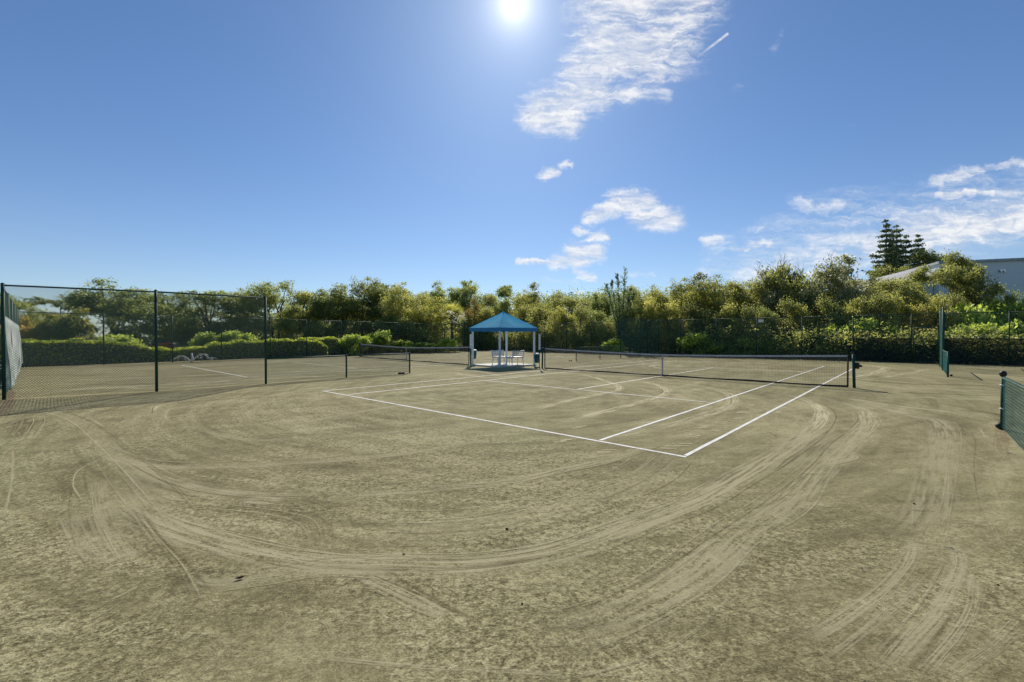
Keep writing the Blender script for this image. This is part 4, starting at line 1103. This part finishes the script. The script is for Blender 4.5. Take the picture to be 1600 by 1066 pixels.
x0, z0_, x1, z1_ = -7.6, ZT(448, 45), -.05, hb - .25
mb.add([(x0, .4, z0_ - .7), (x1, .4, z1_ - .9), (x1, 4, z1_ + .3), (x0, 4, z0_ + .3), (x0, .4, z0_ - .95), (x1, .4, z1_ - 1.15), (x1, 4, z1_), (x0, 4, z0_)], [(0, 1, 2, 3), (7, 6, 5, 4), (4, 5, 1, 0), (5, 6, 2, 1), (6, 7, 3, 2), (7, 4, 0, 3)])
mb.build('sloping_roof', M['roof'], t)
mb = MB(); mb.add([(x0 + .5, .9, 0), (x1, .9, 0), (x1, .9, z1_ - 1.2), (x0 + .5, .9, z0_ - .95), (x0 + .5, 4, 0), (x1, 4, 0), (x1, 4, z1_ - .1), (x0 + .5, 4, z0_ - .1)], [(0, 1, 2, 3), (5, 4, 7, 6), (4, 0, 3, 7), (1, 5, 6, 2)]); mb.build('side_wing', M['stucco'], t)
qq = XY(1576, 41); s = float(np.dot(qq - q0, d))
mb = MB(); mb.box((s, -.09, hb - .95), (.42, .18, .14)); mb.box((s - .12, -.16, hb - 1.1), (.1, .16, .14)); mb.box((s + .12, -.16, hb - 1.1), (.1, .16, .14)); mb.build('wall_lamp', M['rim'], t)

# ------------------------------------------------------------------ small litter on the clay
M['deadleaf'] = simple('dry_brown_leaf', (.10, .055, .035), .7, 0, .4, 30); M['paleleaf'] = simple('dry_pale_leaf', (.72, .62, .38), .7, 0, .2, 30); M['crumb'] = simple('dark_seed', (.06, .045, .03), .8, 0, .3, 30)
def make_leaf(label, px, py, L, rz, mat='deadleaf'):
    q = G(px, py); mb = MB(); n_ = 8; vs = []; W = L * .34
    for i in range(n_ + 1):
        f = i / n_; w = W * math.sin(math.pi * f) ** .8; z = .004 + L * .22 * (2 * f - 1) ** 2
        for s in (-1, 0, 1): vs.append(((f - .5) * L, s * w * .5 * 1.0, z + abs(s) * w * .55))
    fs = []
    for i in range(n_):
        for s in (0, 1): j = 3 * i + s; fs.append((j, j + 1, j + 4, j + 3))
    mb.add(vs, fs); mb.tube([(L * .5, 0, .004 + L * .22), (L * .72, 0, .01)], L * .02, 5)
    o = mb.build('dead_leaf', M[mat], None, True); o.location = (*q, 0); o.rotation_euler = (0, 0, rz); tag(o, label, 'leaf', 'fallen leaves on the clay')
make_leaf('curled dark brown leaf on the clay in the left foreground', 372, 908, .065, .5)
make_leaf('pale yellow leaf scrap on the clay at lower left', 247, 1006, .024, .9, 'paleleaf')
make_leaf('pale leaf scrap near the bottom, left of the picture centre', 671, 1016, .016, .4, 'paleleaf')
make_leaf('pale leaf scrap nearest the bottom edge', 703, 1049, .015, 1.4, 'paleleaf')
make_leaf('pale leaf scrap on the clay at lower right', 1395, 957, .018, 2.0, 'paleleaf')
def make_seed(label, px, py, r):
    q = G(px, py); mb = MB(); r *= .6; mb.ball((0, 0, r * .7), r, .75, 8, 6); o = mb.build('seed_pod', M['crumb'], None, True); o.location = (*q, 0); o.scale = (1.3, .9, 1); tag(o, label, 'seed pod', 'dark seed pods on the clay')
make_seed('dark seed pod on the clay straight below the pavilion', 792, 829, .018)
make_seed('dark seed pod below and left of the pavilion', 630, 869, .014)
make_seed('tiny dark seed pod at lower centre', 816, 947, .010)
make_seed('dark seed pod on the clay at right, left of the curved drag marks', 1350, 891, .012)
make_seed('tiny dark seed pod near the lower right edge', 1564, 917, .010)
make_seed('small dark seed pod at the top of a short pale scratch at right', 1431, 789, .015)

# ------------------------------------------------------------------ sky, sun
SUN_EL, SUN_AZ = R(36.4), R(0.25)      # azimuth measured from +Y towards +X
w = bpy.data.worlds.new('World'); bpy.context.scene.world = w; w.use_nodes = True
nt = w.node_tree; nt.nodes.clear(); n = N(nt)
sky = n.node('ShaderNodeTexSky'); sky.sky_type = 'NISHITA'; sky.sun_disc = False; sky.sun_elevation = SUN_EL; sky.sun_rotation = SUN_AZ
sky.altitude = 0; sky.air_density = 1.0; sky.dust_density = .3; sky.ozone_density = 2.6
STR = .10
d = n.node('ShaderNodeTexCoord').outputs['Generated']; d = n.vmath('NORMALIZE', d)
gm = n.node('ShaderNodeGamma'); n.link(n.mix(1.0, sky.outputs[0], (STR, STR, STR), 'MULTIPLY'), gm.inputs[0]); gm.inputs[1].default_value = .90
base = n.mix(1.0, gm.outputs[0], (.45, .62, .83), 'MULTIPLY')
sd = Vector((math.sin(SUN_AZ) * math.cos(SUN_EL), math.cos(SUN_AZ) * math.cos(SUN_EL), math.sin(SUN_EL)))
ang = n.math('MULTIPLY', n.math('ARCCOSINE', n.math('MINIMUM', n.vmath('DOT_PRODUCT', d, tuple(sd), 1), .9999999)), 57.2958)
glow = n.math('ADD', n.math('MULTIPLY', n.math('EXPONENT', n.math('MULTIPLY', ang, -.68)), 1.05), n.math('MULTIPLY', n.math('EXPONENT', n.math('MULTIPLY', ang, -.22)), .16))
glow = n.math('ADD', glow, n.smooth(ang, .2, 1.15, 6.0, 0.0))
# clouds: gnomonic sky coordinates about north, in units of 1/697
sx = n.node('ShaderNodeSeparateXYZ'); n.link(d, sx.inputs[0])
hz = n.math('EXPONENT', n.math('MULTIPLY', n.math('MAXIMUM', sx.outputs[2], 0.0), -7.5))
hc = n.node('ShaderNodeCombineXYZ'); n.put(hc.inputs[0], n.math('MULTIPLY', hz, .21)); n.put(hc.inputs[1], n.math('MULTIPLY', hz, .17)); n.put(hc.inputs[2], n.math('MULTIPLY', hz, .09))
base = n.vmath('ADD', base, hc.outputs[0])
yy = n.math('MAXIMUM', sx.outputs[1], .05)
cu = n.math('MULTIPLY_ADD', n.math('DIVIDE', sx.outputs[0], yy), F, 800.0); cv = n.math('SUBTRACT', HZ, n.math('MULTIPLY', n.math('DIVIDE', sx.outputs[2], yy), F))
cc = n.node('ShaderNodeCombineXYZ'); n.put(cc.inputs[0], cu); n.put(cc.inputs[1], cv); P0 = cc.outputs[0]
wn = n.vmath('SCALE', n.vmath('SUBTRACT', n.noise(P0, .018, 5, .62, 0, 1), (.5, .5, .5)), 34.0)
wn2 = n.vmath('SCALE', n.vmath('SUBTRACT', n.noise(P0, .07, 4, .6, 0, 1), (.5, .5, .5)), 13.0)
Pw = n.vmath('ADD', n.vmath('ADD', P0, wn), wn2)
def capsule(a, b, r, s, P):
    ba = np.array(b, float) - np.array(a, float); L2 = float(ba @ ba) + 1e-6
    pa = n.vmath('SUBTRACT', P, (a[0], a[1], 0)); h_ = n.math('MULTIPLY', n.vmath('DOT_PRODUCT', pa, (ba[0], ba[1], 0), 1), 1 / L2, clamp=True)
    sc = n.node('ShaderNodeVectorMath', operation='SCALE'); sc.inputs[0].default_value = (ba[0], ba[1], 0); n.link(h_, sc.inputs[3])
    dv = n.vmath('SUBTRACT', pa, sc.outputs[0]); ln = n.node('ShaderNodeVectorMath', operation='LENGTH'); n.link(dv, ln.inputs[0])
    return n.smooth(ln.outputs['Value'], 0.0, r, s, 0.0)
CL = [((835,182),(885,188),38,1),((850,165),(935,145),44,1),((930,145),(985,150),30,.75),((905,115),(1010,100),56,.9),((940,65),(1050,75),76,.85),((935,20),(1080,5),75,.8),((1050,60),(1092,15),46,.65),((985,150),(1040,152),18,.5),((1020,85),(1075,95),26,.55),
 ((848,278),(868,270),14,.9),((876,261),(893,256),10,.8),
 ((928,336),(960,326),22,1),((955,318),(1012,315),24,1),((1000,335),(1048,342),30,1),((902,359),(916,358),12,.8),((926,372),(945,370),15,.9),((896,392),(930,394),24,1),((812,407),(880,411),8,1),((868,410),(912,404),18,1),((897,418),(924,436),10,.8),((855,440),(900,440),14,.4),((898,457),(912,455),6,.6),((965,425),(1015,430),10,.5),
 ((1100,377),(1128,376),10,.8),((1142,388),(1166,388),10,.8),((1168,379),(1202,381),13,.8),((1170,358),(1225,362),11,.55),((1180,398),(1350,388),22,.6),((1250,318),(1400,335),20,.55),((1360,385),(1600,340),42,1),((1400,350),(1600,335),34,.85),((1465,306),(1545,303),13,.9),((1455,287),(1530,268),16,.75),((1540,262),(1600,257),13,.75),((1100,418),(1230,420),18,.6),((1240,410),(1440,392),30,.5),((1560,355),(1640,375),20,.7),((1310,345),(1420,325),18,.4),((1040,435),(1110,428),9,.4),
 ((1180,425),(1600,330),75,.66),((1130,400),(1500,300),60,.46),((1250,330),(1600,290),46,.42),((930,60),(1060,110),120,.22),((1440,300),(1600,280),50,.3),((1200,85),(1216,60),12,.35),((1225,30),(1400,30),40,.18),((1140,150),(1156,140),10,.3),((1290,190),(1330,195),18,.2)]
dens = None
for a, b, r_, s_ in CL:
    c = capsule(a, b, r_ * 1.3, s_, Pw); dens = c if dens is None else n.math('MAXIMUM', dens, c)
mp = n.node('ShaderNodeMapping'); n.link(Pw, mp.inputs[0]); mp.inputs['Rotation'].default_value = (0, 0, R(20)); mp.inputs['Scale'].default_value = (.42, 1.7, 1)
mp2 = n.node('ShaderNodeMapping'); n.link(P0, mp2.inputs[0]); mp2.inputs['Rotation'].default_value = (0, 0, R(28)); mp2.inputs['Scale'].default_value = (.22, 1.5, 1)
wisp = n.math('ADD', n.math('MULTIPLY', n.noise(mp.outputs[0], .030, 8, .62, 1.2), .6), n.math('MULTIPLY', n.noise(mp2.outputs[0], .05, 7, .62, .6), .4))
cloud = n.smooth(n.math('ADD', n.math('MULTIPLY', dens, 1.45), n.math('MULTIPLY', n.math('SUBTRACT', wisp, .5), n.math('MULTIPLY', n.smooth(dens, 0.0, .5), 3.0))), .24, 1.7)
trail = n.math('MULTIPLY', capsule((1088, 92), (1134, 57), 3.2, 1, P0), n.smooth(cu, 1085, 1128, .25, .95))
cloud = n.math('MULTIPLY', n.math('MAXIMUM', n.math('MULTIPLY', cloud, .86), n.math('MULTIPLY', trail, .9)), n.smooth(sx.outputs[1], .06, .12))
ccol = n.mix(n.smooth(wisp, .35, .65), (.55, .60, .70), (.95, .93, .90))
mixed = n.mix(cloud, base, ccol)
gl3 = n.node('ShaderNodeCombineXYZ'); n.put(gl3.inputs[0], glow); n.put(gl3.inputs[1], n.math('MULTIPLY', glow, .93)); n.put(gl3.inputs[2], n.math('MULTIPLY', glow, .80))
tot = n.vmath('ADD', mixed, gl3.outputs[0])
bg = n.node('ShaderNodeBackground'); n.link(tot, bg.inputs[0]); bg.inputs[1].default_value = 1.0
ow = n.node('ShaderNodeOutputWorld'); n.link(bg.outputs[0], ow.inputs[0])
w.cycles.sampling_method = 'MANUAL'; w.cycles.sample_map_resolution = 1024

ld = bpy.data.lights.new('sun', 'SUN'); ld.energy = 4.8; ld.angle = R(.5); ld.color = (1, .93, .82)
lo = bpy.data.objects.new('sun', ld); C.objects.link(lo); lo.rotation_euler = (-sd).to_track_quat('-Z', 'Y').to_euler(); lo.location = (0, 30, 40)

cam = bpy.data.cameras.new('camera'); cam.sensor_width = 36; cam.lens = F / 1600 * 36; cam.clip_end = 3000; cam.clip_start = .05
co = bpy.data.objects.new('camera', cam); C.objects.link(co); co.location = (0, 0, H); co.rotation_euler = (R(90) - math.atan((533 - HZ) / F), 0, 0)
sc = bpy.context.scene; sc.camera = co
sc.view_settings.view_transform = 'Standard'; sc.view_settings.look = 'None'; sc.view_settings.exposure = .15; sc.view_settings.gamma = 1
sc.cycles.max_bounces = 6; sc.cycles.transparent_max_bounces = 24; sc.cycles.diffuse_bounces = 4; sc.cycles.transmission_bounces = 4
